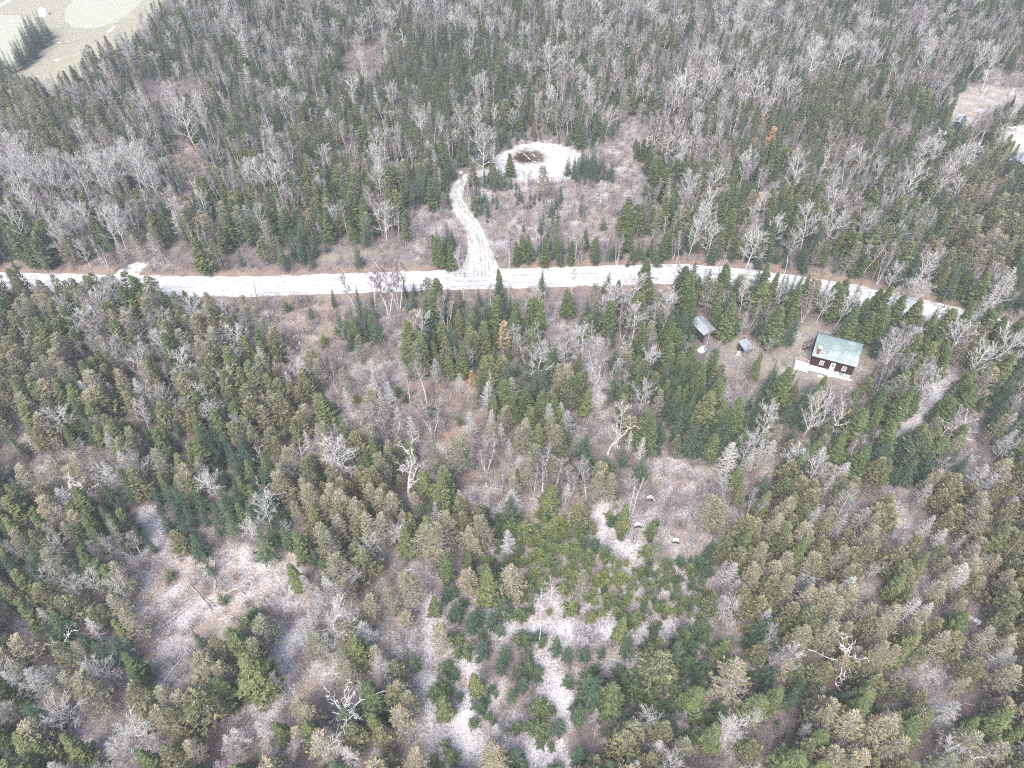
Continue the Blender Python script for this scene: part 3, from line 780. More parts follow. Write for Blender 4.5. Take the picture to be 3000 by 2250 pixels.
# brush pile
bp_ = empty('brush_pile', at(1549, 468)); tag(bp_, 'heap of cut reddish brush and logs on the round snowy clearing', 'brush pile')
q = random.Random(5)
for nm, mt, n, cx, sx_, hh in (('brushwood', plain('red_brush', (.15, .095, .075), .35), 420, -1.3, 1.9, 2.3), ('brushwood', plain('grey_brush', (.25, .215, .185), .3), 360, 1.5, 1.7, 2.7)):
    mb = MB()
    for i in range(n):
        a = q.uniform(0, 6.3); rr = q.uniform(.1, 1)**.6
        p0 = V(cx+sx_*rr*math.cos(a), 1.5*rr*math.sin(a), (1-rr**1.5)*hh*.8+q.uniform(0, .35)); L_ = q.uniform(.9, 2.4)*(1.5 if q.random() < .12 else 1)
        out = pol(L_, a+q.gauss(0, .7), L_*q.gauss(.05, .40)); p1 = p0+out; p1.z = max(.05, p1.z); mb.tube([p0-out*.4, p0+V(0, 0, .1), p1], [.055, .045, .008], 3, 0, False)
    mb.build(nm, mt, bp_)
hp = lump('x', (0, 0, 0), 2.6, 1.2, 1.3, (plain('heap_core', (.10, .08, .07), .4, 4), M['snow']), 41, None, None, 0)
for c_ in list(hp.children): c_.parent = bp_; c_.name = 'heap_core'
bpy.data.objects.remove(hp)
for i, (a, b_) in enumerate(((V(-1.4, -.3, 1.9), V(.3, -2.1, 1.2)), (V(.6, -.5, 2.0), V(2.0, -1.3, 1.5)), (V(-.4, .9, 2.3), V(.9, .2, 2.2)), (V(1.0, -1.9, .5), V(2.1, -2.0, .45)), (V(2.5, -.9, .9), V(3.1, -1.6, .3)), (V(-2.9, 1.2, 1.4), V(-1.0, .5, 1.8)))):
    mb = MB(); mb.tube([a, a.lerp(b_, .5)+V(0, 0, .06), b_], [.17, .15, .12], 7); mb.build('log', M['white'], bp_)

# fallen and leaning trunks (end to end in the view) and bare poles
LM = []   # landmarks for the labels: (x, y of the view, name)
def log(p0, p1, r, label, h0=.15, h1=.15, mt='white', br=0, lm=None, name='fallen_log', cat='fallen log'):
    a = at(*p0, h0); b_ = at(*p1, h1); q = random.Random(int(p0[0])); L = (b_-a).length
    o_ = Vector((a.x, a.y, 0)); a = a-o_; b_ = b_-o_
    mb = MB(); n = 6; ps = [a.lerp(b_, i/n)+V(q.gauss(0, .05), q.gauss(0, .05), 0 if i in (0, n) else q.gauss(0, .03)) for i in range(n+1)]
    mb.tube(ps, [r*(1-.6*i/n) for i in range(n+1)], 6); d = (b_-a).normalized()
    for i in range(br or 8):
        t = q.uniform(.35, .98); k_ = min(int(t*n), n-1); p = ps[k_].lerp(ps[k_+1], t*n-k_); dd = (d*.7+V(q.gauss(0, .6), q.gauss(0, .6), abs(q.gauss(0, .4)))).normalized()
        mb.tube([p, p+dd*q.uniform(.3, .9)*(1.3 if br else .6)], [.03, .008], 3, 0, False)
    e = mb.build(name, M[mt]); e.location = o_
    tag(e, label, cat, 'fallen trunks' if name == 'fallen_log' else None)
    if lm: LM.append(((p0[0]+p1[0])/2, (p0[1]+p1[1])/2, lm))
    return e
log((619,1787),(554,1708),.14,'pale log with dark butt lying across the rust red clearing',lm='the pale log in the lower left clearing')
log((627,1726),(629,1636),.12,'white twin pole lying straight up the lower left clearing',lm='the straight white pole',mt='white')
log((632,1724),(626,1645),.09,'thinner pole lying against the straight white pole')
log((658,1742),(796,1674),.15,'long pale log slanting up to the right in the rusty clearing',lm='the long slanting log')
log((470,1839),(570,1764),.14,'snow dusted log at the left of the rusty clearing',lm='the snow dusted log')
log((481,1997),(538,1920),.12,'pale log between small firs at the foot of the clearing',lm='the log at the clearing foot')
log((841,1735),(802,1672),.10,'thin pale leaning trunk below the rusty topped fir',h1=2.5,lm='the rusty leaning fir')
log((804,1742),(841,1737),.10,'short pale log beside the foot of the leaning fir')
log((815,1810),(804,1775),.08,'short dark pole lying near the thicket by the clearing')
log((392,2025),(352,2000),.12,'pale log lying under the bare tree at lower left')
log((1312,1318),(1362,1265),.12,'white fallen log on the rusty open ground mid view',lm='the white log on rusty ground')
log((1308,1342),(1308,1316),.12,'stub of white trunk standing by the rusty ground log',h1=1.2)
log((1262,1097),(1318,1093),.11,'dark grey log lying level below the olive firs')
log((1582,1889),(1582,1789),.10,'tall thin dead pole leaning over the young firs',h1=7.5,lm='the thin pole over the young firs',name='leaning_pole',cat='dead pole')
log((1796,1876),(1859,1855),.13,'crooked white branch lying on snow right of the young firs',br=14,lm='the crooked white branch')
log((1845,2056),(1931,2058),.10,'dark thin pole lying level near the bottom right of centre',mt='barkdark')
log((2000,2092),(1976,2038),.12,'pale leaning log beside the dark thin pole',h1=1.2)
log((2461,1771),(2529,1794),.13,'grey log lying in a gap of the brown cedars',lm='the grey log in the brown cedars')
log((2136,1924),(2212,1965),.13,'forked white log on snow at lower right',br=14,lm='the forked white log')
log((2595,1525),(2568,1495),.14,'bleached log end in the snowy gap of the brown cedars')
log((1968,1578),(1950,1545),.16,'grey log running down to the small root plate')
log((1845,1520),(1885,1400),.09,'slim pale trunk leaning left of the black root plate',h1=6,lm='the slim pale trunk',name='leaning_pole',cat='dead pole')
log((1836,1530),(1862,1420),.08,'slimmer pale trunk close beside the first leaning trunk',h1=5,name='leaning_pole',cat='dead pole')
log((1491,880),(1492,735),.11,'tall straight bare pole rising across the snowy road',h1=10,lm='the tall pole across the road',name='bare_pole',cat='bare pole')
log((754,885),(741,818),.11,'grey leaning pole at the near edge of the snowy road',h1=6,mt='greybranch',name='leaning_pole',cat='dead pole')
log((2290,850),(2308,752),.13,'pale straight pole beside the road behind the big spruce',h1=8,name='bare_pole',cat='bare pole')
log((1815,478),(1850,473),.14,'white log lying right of the firs by the round clearing')
log((1870,463),(1880,452),.14,'short white log end at the birch wood edge')
log((1720,425),(1755,395),.10,'grey log on the scrub beyond the round clearing')
log((1780,380),(1800,410),.10,'dark log crossing the scrub beyond the round clearing',mt='greybranch')
log((1165,1025),(1195,1028),.12,'dark log end on snow between the olive firs',mt='barkdark')
log((355,770+205),(360,968),.1,'short pale log under the left cedars')
log((2100,1010),(2135,1018),.08,'thin branch lying across the cabin yard',mt='greybranch')
log((2820,1980+95),(2850,2085),.12,'rotten reddish log by the dark pool at lower right',mt='rusty')
log((2825,2060),(2856,2068),.09,'pale pole above the rotten reddish log')
log((560,905),(640,900),.08,'thin log lying below the road verge at left',mt='greybranch')
log((880,1730),(922,1660),.10,'thin pale pole along the right rim of the rusty clearing')
log((905,1565),(925,1600),.10,'short white pole near the top right of the clearing',h1=1.6)
log((1350,1605),(1385,1606),.10,'short level log between the big thinning cedars')
log((1160,1610),(1190,1600),.10,'pale branch lying at the top of the reddish gap',br=14)

LM += [(2440,1060,'the cabin'), (2065,955,'the open shed'), (2165,1000,'the small hut'), (1549,462,'the brush pile'), (1335,590,'the side track bend'), (1408,740,'the side track mouth'),
       (1570,530,'the round clearing'), (1720,480,'the fir clump by the clearing'), (1905,1464,'the black root plate'), (1868,1542,'the reddish root plate'), (1562,1357,'the small dark boulder'),
       (2845,1818,'the white board'), (870,1010,'the pale rocks'), (2808,1922,'the dark pool'), (2880,290,'the bare tan field'), (2812,350,'the far outbuilding'), (300,80,'the pale lawn'),
       (110,120,'the fir island'), (520,520,'the rusty trail'), (450,230,'the purple thicket'), (860,60,'the far purple thicket'), (385,780,'the verge snow patch'), (2750,1080,'the snowy trail'),
       (1720,1000,'the snowy strip'), (440,1560,'the snowy gap'), (1364,2040,'the snow lane'), (1150,1050,'the dark log end')]

# ------------------------------------------------------------ where every tree stands
T = []   # dict(k, x, y, h, w, rot, lean, v, tint, note, lm)
cellmap = {}
def add(k, x, y, h, w=1.0, tint=None, note=None, lm=None, v=None, r=1.3, lean=None):
    d = dict(k=k, x=x, y=y, h=h, w=w, rot=rnd.uniform(0, 2*PI), v=rnd.randrange(len(KINDS[k]['v'])) if v is None else v,
             tint=rnd.random() if tint is None else tint, note=note, lm=lm, lean=lean or (rnd.gauss(0, .03), rnd.gauss(0, .03)))
    T.append(d); cellmap.setdefault((int(x//3), int(y//3)), []).append((x, y, r)); return d
def near(x, y):
    i, j = int(x//3), int(y//3)
    for a in (-1, 0, 1):
        for b in (-1, 0, 1):
            for (u, v_, r) in cellmap.get((i+a, j+b), ()):
                if (u-x)**2+(v_-y)**2 < r*r: return True
    return False
# trees one can pick out in the view: kind, top x, top y, height, width factor, tint or None, label, landmark name
PICK = [
('W',1235,318,11,1.15,.8,'full pale grey tree left of the brush pile, above dark firs','the full pale tree'),('W',1294,343,9,.9,.6,0,0),
('W',1410,390,13,1.25,.5,'big bare grey tree at the left end of the round clearing','the big bare tree at the clearing'),('W',1446,385,12,.6,.5,'slim bare tree right against the round clearing',0),
('W',1420,215,9,1.1,1,'bright forked tree among far dark firs','the bright forked tree'),('S',1176,78,8,1.0,.8,'bright white spiky dead tree far upper left of centre','the spiky white tree'),
('W',1615,130,13,1.5,.5,'widest pale crown in the far birch woods','the widest pale crown'),('W',1660,135,12,1.2,.5,0,0),('W',1045,110,11,.9,.6,0,0),('W',1063,165,11,.8,.8,'crooked white tree left of the far dark firs','the crooked white tree'),
('S',1722,240,9,.8,.3,'bare dead tree with level limbs above the scrub','the level limbed dead tree'),('D',1700,230,8,1.2,.3,0,0),
('B',1910,330,11,1,.8,0,0),('B',1930,320,12,1.1,.9,'white twin birch right of the scrub clearing','the white twin birch'),('B',1955,325,11,1,.8,0,0),
('W',2014,205,14,1.2,1,'tallest white birch right of the scrub clearing','the tallest white birch'),('W',1990,235,13,1,.9,0,0),('B',1965,270,12,1,1,0,0),
('W',32,405,14,1.1,.5,0,0),('W',68,450,14,1.1,.5,0,0),('W',104,470,13,1,.6,0,0),('W',10,460,14,1,.5,0,0),('W',203,470,13,1,.6,0,0),('W',253,448,14,1.1,.6,0,0),('W',280,452,14,1,.6,0,0),
('W',316,434,14,1.1,.7,'tallest pale aspen of the left grove','the tallest left aspen'),('W',357,430,14,1,.6,0,0),('W',389,452,14,1.1,.6,0,0),('W',416,452,14,1,.6,0,0),('W',217,597,11,1.1,.7,0,'the low pale tree'),('W',190,610,10,1,.6,0,0),
('W',136,620,10,.9,.6,0,0),('W',290,610,11,1,.8,0,0),('W',320,625,11,1,.8,0,0),('W',50,540,13,1.1,.6,0,0),('W',20,600,12,1,.6,0,0),('W',714,488,9,1.1,.8,0,0),('W',760,475,10,1.2,.8,'round pale crown above dark firs, left of the track','the round pale crown'),('W',796,484,10,1.2,.8,0,0),
('B',560,500,9,.8,1,0,0),('S',560,495,7,.6,1,'short white snag beside the rusty trail','the short white snag'),('B',490,535,10,.8,1,0,0),('B',670,490,10,.8,1,0,0),('B',580,650,9,.9,1,'white spreading birch near the road at left','the white spreading birch'),('B',545,640,9,.8,.9,0,0),
('D',398,235,10,1.2,.5,0,'the pale spire'),('W',405,270,9,1.2,.7,0,0),('W',696,60,13,.9,1,0,0),('D',705,90,12,1.3,.8,'tall white lichen covered conifer in the far woods','the tall lichen conifer'),('D',714,185,11,1.2,.8,0,'the second lichen conifer'),('B',640,180,12,1,.9,0,0),('B',575,185,12,.9,.9,0,0),
('W',488,253,11,1,.7,0,0),('W',533,305,14,1.3,.6,'tall leaning bare tree below the purple thicket','the leaning bare tree'),('W',574,290,11,1,.7,0,0),('D',350,95,12,1.6,.1,'big bare larch like conifer by the pale lawn','the big bare conifer'),('D',600,110,9,1.2,.2,0,0),
('B',2041,149,9,1,1,0,0),('W',2108,190,12,1.2,.9,0,0),('W',2080,200,12,1.1,.9,0,0),('W',2230,203,12,1.2,1,'bright white spreading birch in the upper right woods','the bright spreading birch'),('W',2205,215,10,1,1,0,0),('W',2290,210,12,.8,.9,0,0),('W',2398,125,13,1.4,.7,'large round pale crown in the upper right woods','the large round crown'),
('W',2488,104,13,1.3,.8,0,'the upper pale crown'),('W',2732,136,11,1.1,1,0,0),('W',2882,125,12,1.1,.9,0,0),('W',2931,150,12,1,.9,0,0),('B',2925,180,11,1,.9,0,0),('W',2050,344,10,.9,1,'white curved birch beside a dark fir right of the scrub','the curved birch'),
('S',2434,425,10,.6,.9,'crooked white snag standing alone in green spruces','the crooked snag'),('W',2362,457,13,1,.8,'leaning pale aspen right of the orange larches','the leaning aspen'),('W',2674,480,13,1.1,.9,'full pale leaning aspen in the right spruces','the full aspen'),('W',2714,412,9,1.1,1,0,0),('W',2760,414,9,1.1,1,0,'the white forked pair'),
('W',2823,425,10,1,.9,0,0),('W',2859,432,10,1.1,1,0,'the right white birch'),('S',2525,395,5,.8,.9,'low white tangle of branches in the right spruces','the low white tangle'),('W',2280,633,9,1.2,.8,'round cream coloured bare tree beyond the road','the cream coloured tree'),('W',2389,612,12,1.2,.6,0,0),('W',2452,620,11,1.2,.6,0,0),('W',2208,600,7,1,.8,0,0),('W',2245,560,9,.9,.9,0,0),('W',2545,450,9,1.1,.7,0,0),('W',2590,465,9,1,.7,0,0),
('L',2240,335,6,.9,.9,'small bright orange larch, uppermost of the orange trees','the top orange larch'),('L',2271,371,8,1.1,.8,'largest orange larch in the right spruces','the largest orange larch'),('L',2296,307,5,.8,.2,'pinkish orange small larch top',0),('L',2102,547,5.5,.9,.2,'pale orange larch left of the lower orange one','the pale orange larch'),('L',2231,561,5,1,1,'bright yellow orange larch beside a pale bare tree','the yellow larch'),('L',2208,407,6,.9,.1,'dull orange larch below the largest orange larch',0),('L',2650,350,6,.8,.2,0,0),
('L',1475,944,8,1.1,.15,'faded yellow larch in the birches below the road','the faded larch'),('L',1380,1085,4.5,.9,.5,'small golden larch beside dead grey conifers','the small golden larch'),
('W',2633,777,8,1.1,.6,'round bare tree left of a pair above the road','the round roadside tree'),('W',2714,813,8,1.5,.6,'wide domed bare tree on the far road edge','the domed roadside tree'),('W',2680,830,7,1.2,.5,0,0),('W',2190,838,7,1.1,.8,0,0),('W',2434,845,9,1,.7,0,0),('W',2488,863,9,.9,.8,0,0),
('W',2640,1000,10,1.5,.0,'large brownish bare tree right of the cabin','the large bare tree by the cabin'),('W',2746,1070,8,1.2,.9,0,0),('W',2900,1003,11,1,1,'white birch right of the snowy trail','the white birch by the trail'),('W',2972,975,11,1.3,.8,0,0),('W',2411,1160,13,.8,.7,0,'the tall bare tree below the cabin'),('S',2475,1184,9,.7,1,'stout white snag below the cabin','the stout white snag'),('S',2832,1190,8,1.1,.6,0,'the spreading snag'),
('D',2163,1300,10,1.3,1,'bright white dead conifer below the yard','the bright dead conifer'),('S',2113,970,9,.8,.5,'bare crooked dead tree in the yard before the open shed','the crooked yard tree'),('W',2180,1035,6,1,.1,0,0),('W',2215,1010,6,1.1,.0,0,0),('W',2260,1000,5,1,.0,0,0),('D',2981,785,11,1.2,.9,'pale lichen spruce beyond the road at far right','the pale lichen spruce'),('D',2930,840,10,1.2,.7,0,0),
('N',2149,886,10,1.15,.6,'broad olive spruce between the two sheds','the broad spruce by the sheds'),('N',2289,899,11,1.3,.3,'broad spruce behind the yard, left of the cabin','the broad yard spruce'),('N',2258,768,9.5,1,.4,0,'the roadside spruce'),('N',2312,1075,11,1.25,.3,'broad dark spruce below the left of the deck','the dark spruce by the deck'),('N',2425,1103,8,1.15,.5,'squat spruce just in front of the cabin','the squat spruce'),('N',2113,1112,9,1.1,.5,0,0),('N',2181,1166,10,1.2,.4,0,0),('N',2533,1197,10,1.3,.5,0,0),('N',2669,1134,11,1.1,.4,0,0),
('N',2511,895,10,1.2,.2,'tall dark spruce right behind the cabin roof','the spruce behind the cabin'),('N',2597,899,9.5,1.2,.3,0,0),('N',2560,915,9,1.1,.2,0,0),('N',2018,813,10,1.2,.2,0,'the big roadside spruce'),('N',2030,840,9,1.1,.2,0,0),('N',2795,904,9,1.1,.6,0,0),('N',2950,925,8,1.3,.2,0,0),('F',2345,912,9,1,.1,0,0),('F',2240,900,8,1,.1,0,0),('F',2530,950,8,1,.2,0,0),('F',2600,960,8,1,.2,0,0),
('N',1900,755,10,1.2,.2,'tall layered spruce standing in front of the road','the tall spruce by the road'),('F',1036,836,9,1,.5,0,'the fir below the road'),('F',1090,908,9,1.25,.5,0,0),('F',1334,872,8.5,1,.5,'sharp green fir in the birches below the road','the sharp green fir'),('F',1402,836,6,1,.1,0,0),('F',1180,804,6.5,1,.2,0,0),('F',1210,825,4,1,.2,0,0),('F',1233,828,4,1,.2,0,0),('F',1345,838,6,1,.1,0,0),('F',1723,868,8,1,.1,'dark fir alone at the left of the grey birches','the lone dark fir'),('F',1669,976,7,1.1,.2,0,0),('F',1805,926,8.5,1,.4,0,0),('F',1809,1066,10,1,.4,'tall fir right of the snowy strip','the tall fir by the snow strip'),
('C',1678,1103,9,1.1,.0,'full olive cedar left of the snowy strip','the full olive cedar'),('N',1190,940,12,1,.7,'tall olive fir left of the birches','the tall olive fir'),('N',1226,967,11,1,.6,0,0),('F',1452,1003,8,.9,.5,0,0),('F',1583,1021,6,1,.4,0,0),('F',1570,1057,9,1.1,.3,0,0),('F',1595,1067,9,1,.4,0,0),('F',1665,835,4,1,.1,0,0),('F',1783,792,6,1,0,0,0),('F',966,843,5.5,1,0,'small dark fir at the near edge of the road','the small roadside fir'),('Y',835,880,3,1,.1,0,0),('Y',905,900,3.2,1,.2,0,0),
('B',1018,775,13,1.1,.9,0,0),('B',1072,757,14,1.2,.9,'tall white birch overlapping the road, left of centre','the tall roadside birch'),('B',1145,748,14,1.2,.9,0,'the second roadside birch'),('B',1115,780,13,1,.9,0,0),('W',1352,748,11,.9,.6,'bare tree crossing the road at the track mouth','the bare tree at the track mouth'),('B',1438,822,8,1.3,.5,0,0),('W',1574,845,7,1,1,'small white forked tree on the near verge','the small white forked tree'),('B',1683,757,11,.8,.7,0,0),('W',1814,836,9.5,1.5,.5,'wide grey bare tree near the tall roadside spruce','the wide grey tree'),('W',1860,825,10,1.3,.6,0,0),('W',1945,860,9,1.2,.6,0,0),('W',1785,880,7,1.3,.5,0,0),
('B',1285,840,11,1,1,0,0),('B',1300,850,11,.8,.9,0,0),('B',1515,840,10,.7,.8,0,0),('B',1540,845,10,.7,.8,0,0),
('W',1886,1130,8.5,1.25,.2,'round reddish bare tree against dark firs, right of the snow strip','the round reddish tree'),('W',1664,1000,9,.9,.5,0,0),('B',1750,960,12,1,.6,0,'the thin pale trees'),('B',1740,985,11,1,.6,0,0),('B',1765,1000,11,.9,.6,0,0),
('S',1434,1080,7,.5,1,'white broken snag rising from a dead conifer','the broken snag'),('D',1425,1120,7,1.2,.9,0,0),('S',1796,1234,9,.85,1,'white forked snag above three firs','the white forked snag'),('D',1850,1265,6,.9,1,0,0),('S',1181,1350,11,1,.9,'gnarled white dead tree over olive cedars','the gnarled white tree'),('S',1235,1335,6,.5,.9,0,0),
('D',1090,1045,8,.9,.3,0,0),('D',1344,1090,6,1,.5,0,0),('D',1131,1120,9,1,.4,0,0),('D',1163,1190,9,1,.4,0,0),('D',1199,1220,9,1,.5,0,0),('D',1380,1208,7,1.4,.3,0,'the grey dead conifer'),('D',1615,1180,7.5,1.1,.4,0,0),('D',1470,1243,7,1,.4,0,0),('D',1493,1290,6,1,.5,0,0),('D',1110,1140,8,.9,.5,0,0),
('Y',1735,1330,4,1.2,.5,0,0),('Y',1778,1340,4,1.2,.4,0,0),('F',1830,1310,5.5,1.1,.4,'dark fir right of the forked snag',0),('Y',1790,1365,3.6,1.2,.6,0,0),('Y',1580,1310,3,1,.6,0,0),('Y',1612,1315,3.4,.9,.6,0,0),('Y',1665,1325,3.5,.9,.9,0,0),('Y',1345,1210,3.2,1,.5,0,0),
('W',181,880,9,1,.6,0,'the leaning grey tree'),('W',542,865,9,.9,1,0,0),('W',506,1025,10,1.1,.8,'full pale tree left of the olive cedars','the full left tree'),('W',389,1030,9,1,.8,0,0),('W',651,872,8,1,.5,0,0),('S',54,960,9,.5,1,'thin white snag at the left edge below the road',0),('S',321,962,8,.6,.9,0,'the thin left snag'),('W',393,1188,8,1,.7,0,0),
('W',985,1300,10,1.45,1,'large bright cream bare tree with round crown','the large cream tree'),('W',612,1388,8,1.25,.8,'spiky round bare tree in front of dark firs','the spiky round tree'),('S',750,1298,7,.7,.9,0,0),('S',872,1290,8,.7,.9,0,0),('S',787,1415,8,.8,.9,0,0),('S',194,1385,10,1.2,.9,'broad white snag with level limbs at the left','the broad white snag'),
('S',122,1885,7,1.0,1,'bright white spreading dead tree at lower left','the bright dead tree'),('W',732,1518,8,1.05,.7,'bare round tree on the upper rim of the rusty clearing','the clearing rim tree'),('W',316,1694,7,1,.9,0,0),('W',280,1938,8,1.1,.6,0,0),('W',158,2040,9,1.1,.4,0,0),('W',361,2120,9,1.4,.6,'wide bare tree near the bottom left','the wide bottom tree'),('D',678,2138,7,1.3,1,'bright white dead conifer by the bottom edge','the bright bottom conifer'),('S',782,2070,5,.6,1,0,0),('S',714,1908,11.5,.5,.8,'white dead fork sticking out above the big spruce',0),
('N',719,1930,12,1.25,.95,'big yellow green spruce at lower left','the big yellow green spruce'),('C',556,2030,11,1.2,.6,'big round tan cedar at lower left','the big tan cedar'),('F',312,1868,9,1.15,.0,0,0),('F',59,2062,9,1.2,.2,0,0),('F',90,2070,8,1.1,.2,0,0),('T',452,2070,9,1,.8,0,0),('T',538,2175,8,1,.8,0,0),('T',872,2048,7,1.1,.8,0,0),('C',619,1882,8,1.1,.7,0,0),('T',330,1650,9,1,.6,0,0),('T',360,1795,9,1,.6,0,0),('Y',638,1735,3.4,1,.5,'lone young fir by the logs in the rusty clearing','the lone young fir'),('F',565,1848,5,1,.7,0,0),('Y',665,1838,4,1.1,.8,0,0),('F',590,1625,6,1,.5,0,0),('Y',485,1665,3,1,.4,0,0),('F',415,1560,6,1,.2,0,0),('D',902,1790,6,.9,1,0,0),
('F',930,1640,8,1,.8,0,0),('F',965,1610,9,1.1,.5,0,0),('N',850,1650,8,1,.7,0,0),
('T',1271,1538,11,1.15,.6,'tall tan thinning cedar left of the young firs','the tall tan cedar'),('T',1312,1498,11,1.1,.4,0,'the grey green cedar'),('T',1416,1510,9.5,1.1,.4,0,0),('T',1077,1510,10.5,1,.6,0,0),('T',1110,1505,10,1,.5,0,0),('T',1194,1678,9.5,1.2,.4,0,'the round grey cedar'),('T',1072,1750,8,1.1,.8,0,0),('T',1285,1838,8,1.15,.9,0,0),('T',1095,1902,7,1,.9,0,0),('T',1163,2080,9.5,1.1,.9,'tan feathery cedar near the bottom, left of the snow lane','the tan feathery cedar'),('T',1203,2196,8,1,.9,0,0),('T',1447,2190,9,1.2,.9,0,0),('W',1900,2085,7,1.1,.2,0,0),('D',1488,1556,7.5,1.1,.8,'white dead conifer above the young firs','the white dead conifer'),('D',1455,2120,5,1,.8,0,0),
('S',1040,2030,10,1,1,'bright gnarled snag near the bottom, left of the snow','the bright gnarled snag'),('D',1013,2190,7,1.2,1,0,0),('S',1619,1697,6,.7,.8,'broken trunk with radiating dead branches','the broken trunk'),('S',1588,1712,6,.7,.5,0,0),('N',1429,1668,10,1.1,.8,'tall olive spruce over the dark young firs','the tall olive spruce'),('F',1040,1560,6,1.2,.8,'bright green fir beside the tan cedars',0),
('F',1300,1710,5.5,1.2,.3,0,0),('F',1325,1700,5,1.2,.4,0,0),('F',1340,1760,6,1.2,.2,0,0),('F',1375,1790,6,1.2,.1,0,0),('F',1400,1770,6,1.2,.1,0,0),('F',1440,1780,6,1.2,.1,0,0),('F',1465,1820,4.5,1.2,.8,0,0),('F',1320,1770,5,1.2,.4,0,0),
('F',1411,1872,6,1.45,.1,'dark blue green fir, left of a close pair by the snow lane','the dark fir pair'),('F',1479,1885,6,1.35,.5,'green fir, right of a close pair by the snow lane',0),('F',1461,1922,5.5,1.3,.2,0,0),('C',1940,1872,7.5,1.1,.3,0,0),('F',1635,1862,6,1.2,.3,0,0),('F',1670,1890,5,1.2,.3,0,0),('F',1715,1880,5.5,1.3,.2,0,0),('F',1770,1885,4.5,1,.2,0,0),('F',1850,1860,7,1.2,.3,0,0),('F',1530,1975,5.5,1.3,.2,0,0),('F',1500,2010,5,1.2,.6,0,0),('F',1205,1910,6,1.2,.7,0,0),
('N',1300,2045,7,1.2,.6,0,0),('F',1640,2100,6,1.3,.2,0,0),('F',1700,2190,6.5,1.3,.2,0,0),('F',1840,2080,5.5,1.2,.1,0,0),
('S',2470,1890,8.5,1.15,1,'huge white spreading snag in the brown cedars','the huge white snag'),('D',2154,1647,8.5,1.15,.4,0,0),('D',2258,1778,7,1,.7,0,'the pale dead spruce'),('W',2154,2130,7,1.2,1,0,0),('D',2221,2072,7.5,1.2,.5,0,0),('D',2420,2012,4,1,1,'small white dead top beside dark firs','the small white top'),('D',2741,1768,7,1.1,1,'white bristly dead conifer in the brown cedars','the bristly white conifer'),
('T',2515,2098,10,1.2,1,'tan brushy cedar, left of a tan group at the bottom','the tan brushy cedar'),('T',2619,2103,10,1.3,1,0,'the right tan cedar'),('T',2538,2180,9,1.2,1,0,0),('W',2805,2190,6.5,1,1,0,0),('S',2872,2218,6,.8,1,'curling white dead branches at the bottom right','the curling branches'),('D',2963,1905,8,1.2,.1,0,0),('N',2045,2005,8,1.3,.4,0,0),('N',2105,2130,8,1.2,.5,0,0),('C',2390,1790,9,1.4,.2,'broad yellow olive cedar below the grey log','the broad olive cedar'),('C',2310,1560,8,1.2,.5,0,0),('S',2415,1670,7,.7,.8,0,0),('T',2320,1690,9,1,.7,0,0),('T',2322,1625,9,1,.7,0,0),
('W',1045,2010,6,.5,1,0,0),('N',1265,1745,6,1,.4,0,0)]
for (k, px, py, h, wf, tint, note, lm) in PICK:
    p = at(px, py, h)
    if in_house(p.x, p.y, .6) and k in 'NWF': p.y += 2.5
    add(k, p.x, p.y, h, wf, tint, note or None, lm or None, r=1.5 if k in 'SDBL' else 2.0)
clump_ = None
# clumps of firs by the round clearing, on the island in the pale field and inside the scrub
def clump(pts, k, h0, h1, n, tlo=0.0, thi=.4, wf=1.0):
    P = poly(pts); xs_ = [p[0] for p in P]; ys_ = [p[1] for p in P]; c = 0; tr_ = 0
    while c < n and tr_ < n*30:
        tr_ += 1; x = rnd.uniform(min(xs_), max(xs_)); y = rnd.uniform(min(ys_), max(ys_))
        if inside(x, y, P) and not near(x, y): add(k, x, y, rnd.uniform(h0, h1), wf*rnd.uniform(.85, 1.15), rnd.uniform(tlo, thi), r=1.0); c += 1
clump([(1655,520),(1680,490),(1730,480),(1795,510),(1795,540),(1700,545)], 'F', 4, 7, 34)
clump([(1428,538),(1445,540),(1500,545),(1520,560),(1440,565)], 'F', 2.8, 5.0, 15)
clump([(1372,580),(1392,562),(1420,590),(1445,640),(1432,658),(1408,645)], 'F', 2.8, 5.2, 15)
clump([(1510,600),(1580,570),(1590,600),(1540,620)], 'F', 2.5, 4, 9)
clump([(1560,700),(1600,640),(1640,570),(1650,590),(1630,690),(1600,720)], 'F', 3, 5, 20)
clump([(1440,590),(1460,590),(1460,615),(1440,615)], 'F', 3, 4, 3)
clump([(1510,575),(1530,580),(1525,600)], 'F', 3, 4, 3)
clump([(1685,615),(1702,615),(1700,625),(1688,625)], 'F', 5, 6, 1)
clump([(1525,678),(1536,678),(1536,684)], 'F', 3.5, 4, 1)
clump([(80,160),(90,110),(130,95),(152,110),(150,135),(120,170),(95,180)], 'F', 7, 9, 34, 0, .3)
clump([(45,190),(75,160),(95,185),(70,210),(40,215)], 'F', 6, 8, 12)
clump([(-60,260),(0,200),(40,215),(40,250),(0,300),(-60,320)], 'F', 7, 10, 30, 0, .3)
clump([(1900,1190),(1970,1050),(2090,1120),(2080,1250),(1990,1290)], 'N', 6, 9.5, 14, .0, .6)
clump([(1900,1190),(1970,1050),(2090,1120),(2080,1250),(1990,1290)], 'F', 5, 9, 30, .0, .9)
clump([(830,750),(930,720),(930,790),(840,800)], 'F', 5, 8, 14)
clump([(1270,780),(1265,720),(1320,700),(1352,750),(1352,788),(1320,795)], 'F', 4, 7.5, 13, 0, .7)
clump([(1270,780),(1265,720),(1320,700),(1352,750),(1352,788),(1320,795)], 'N', 5, 7.5, 6, 0, .7)
clump([(2850,985),(3000,1035),(3060,1100),(2900,1060)], 'N', 8, 10, 13, .0, .4)
clump([(2235,862),(2400,888),(2400,915),(2235,890)], 'F', 7, 9, 11, .1, .5)
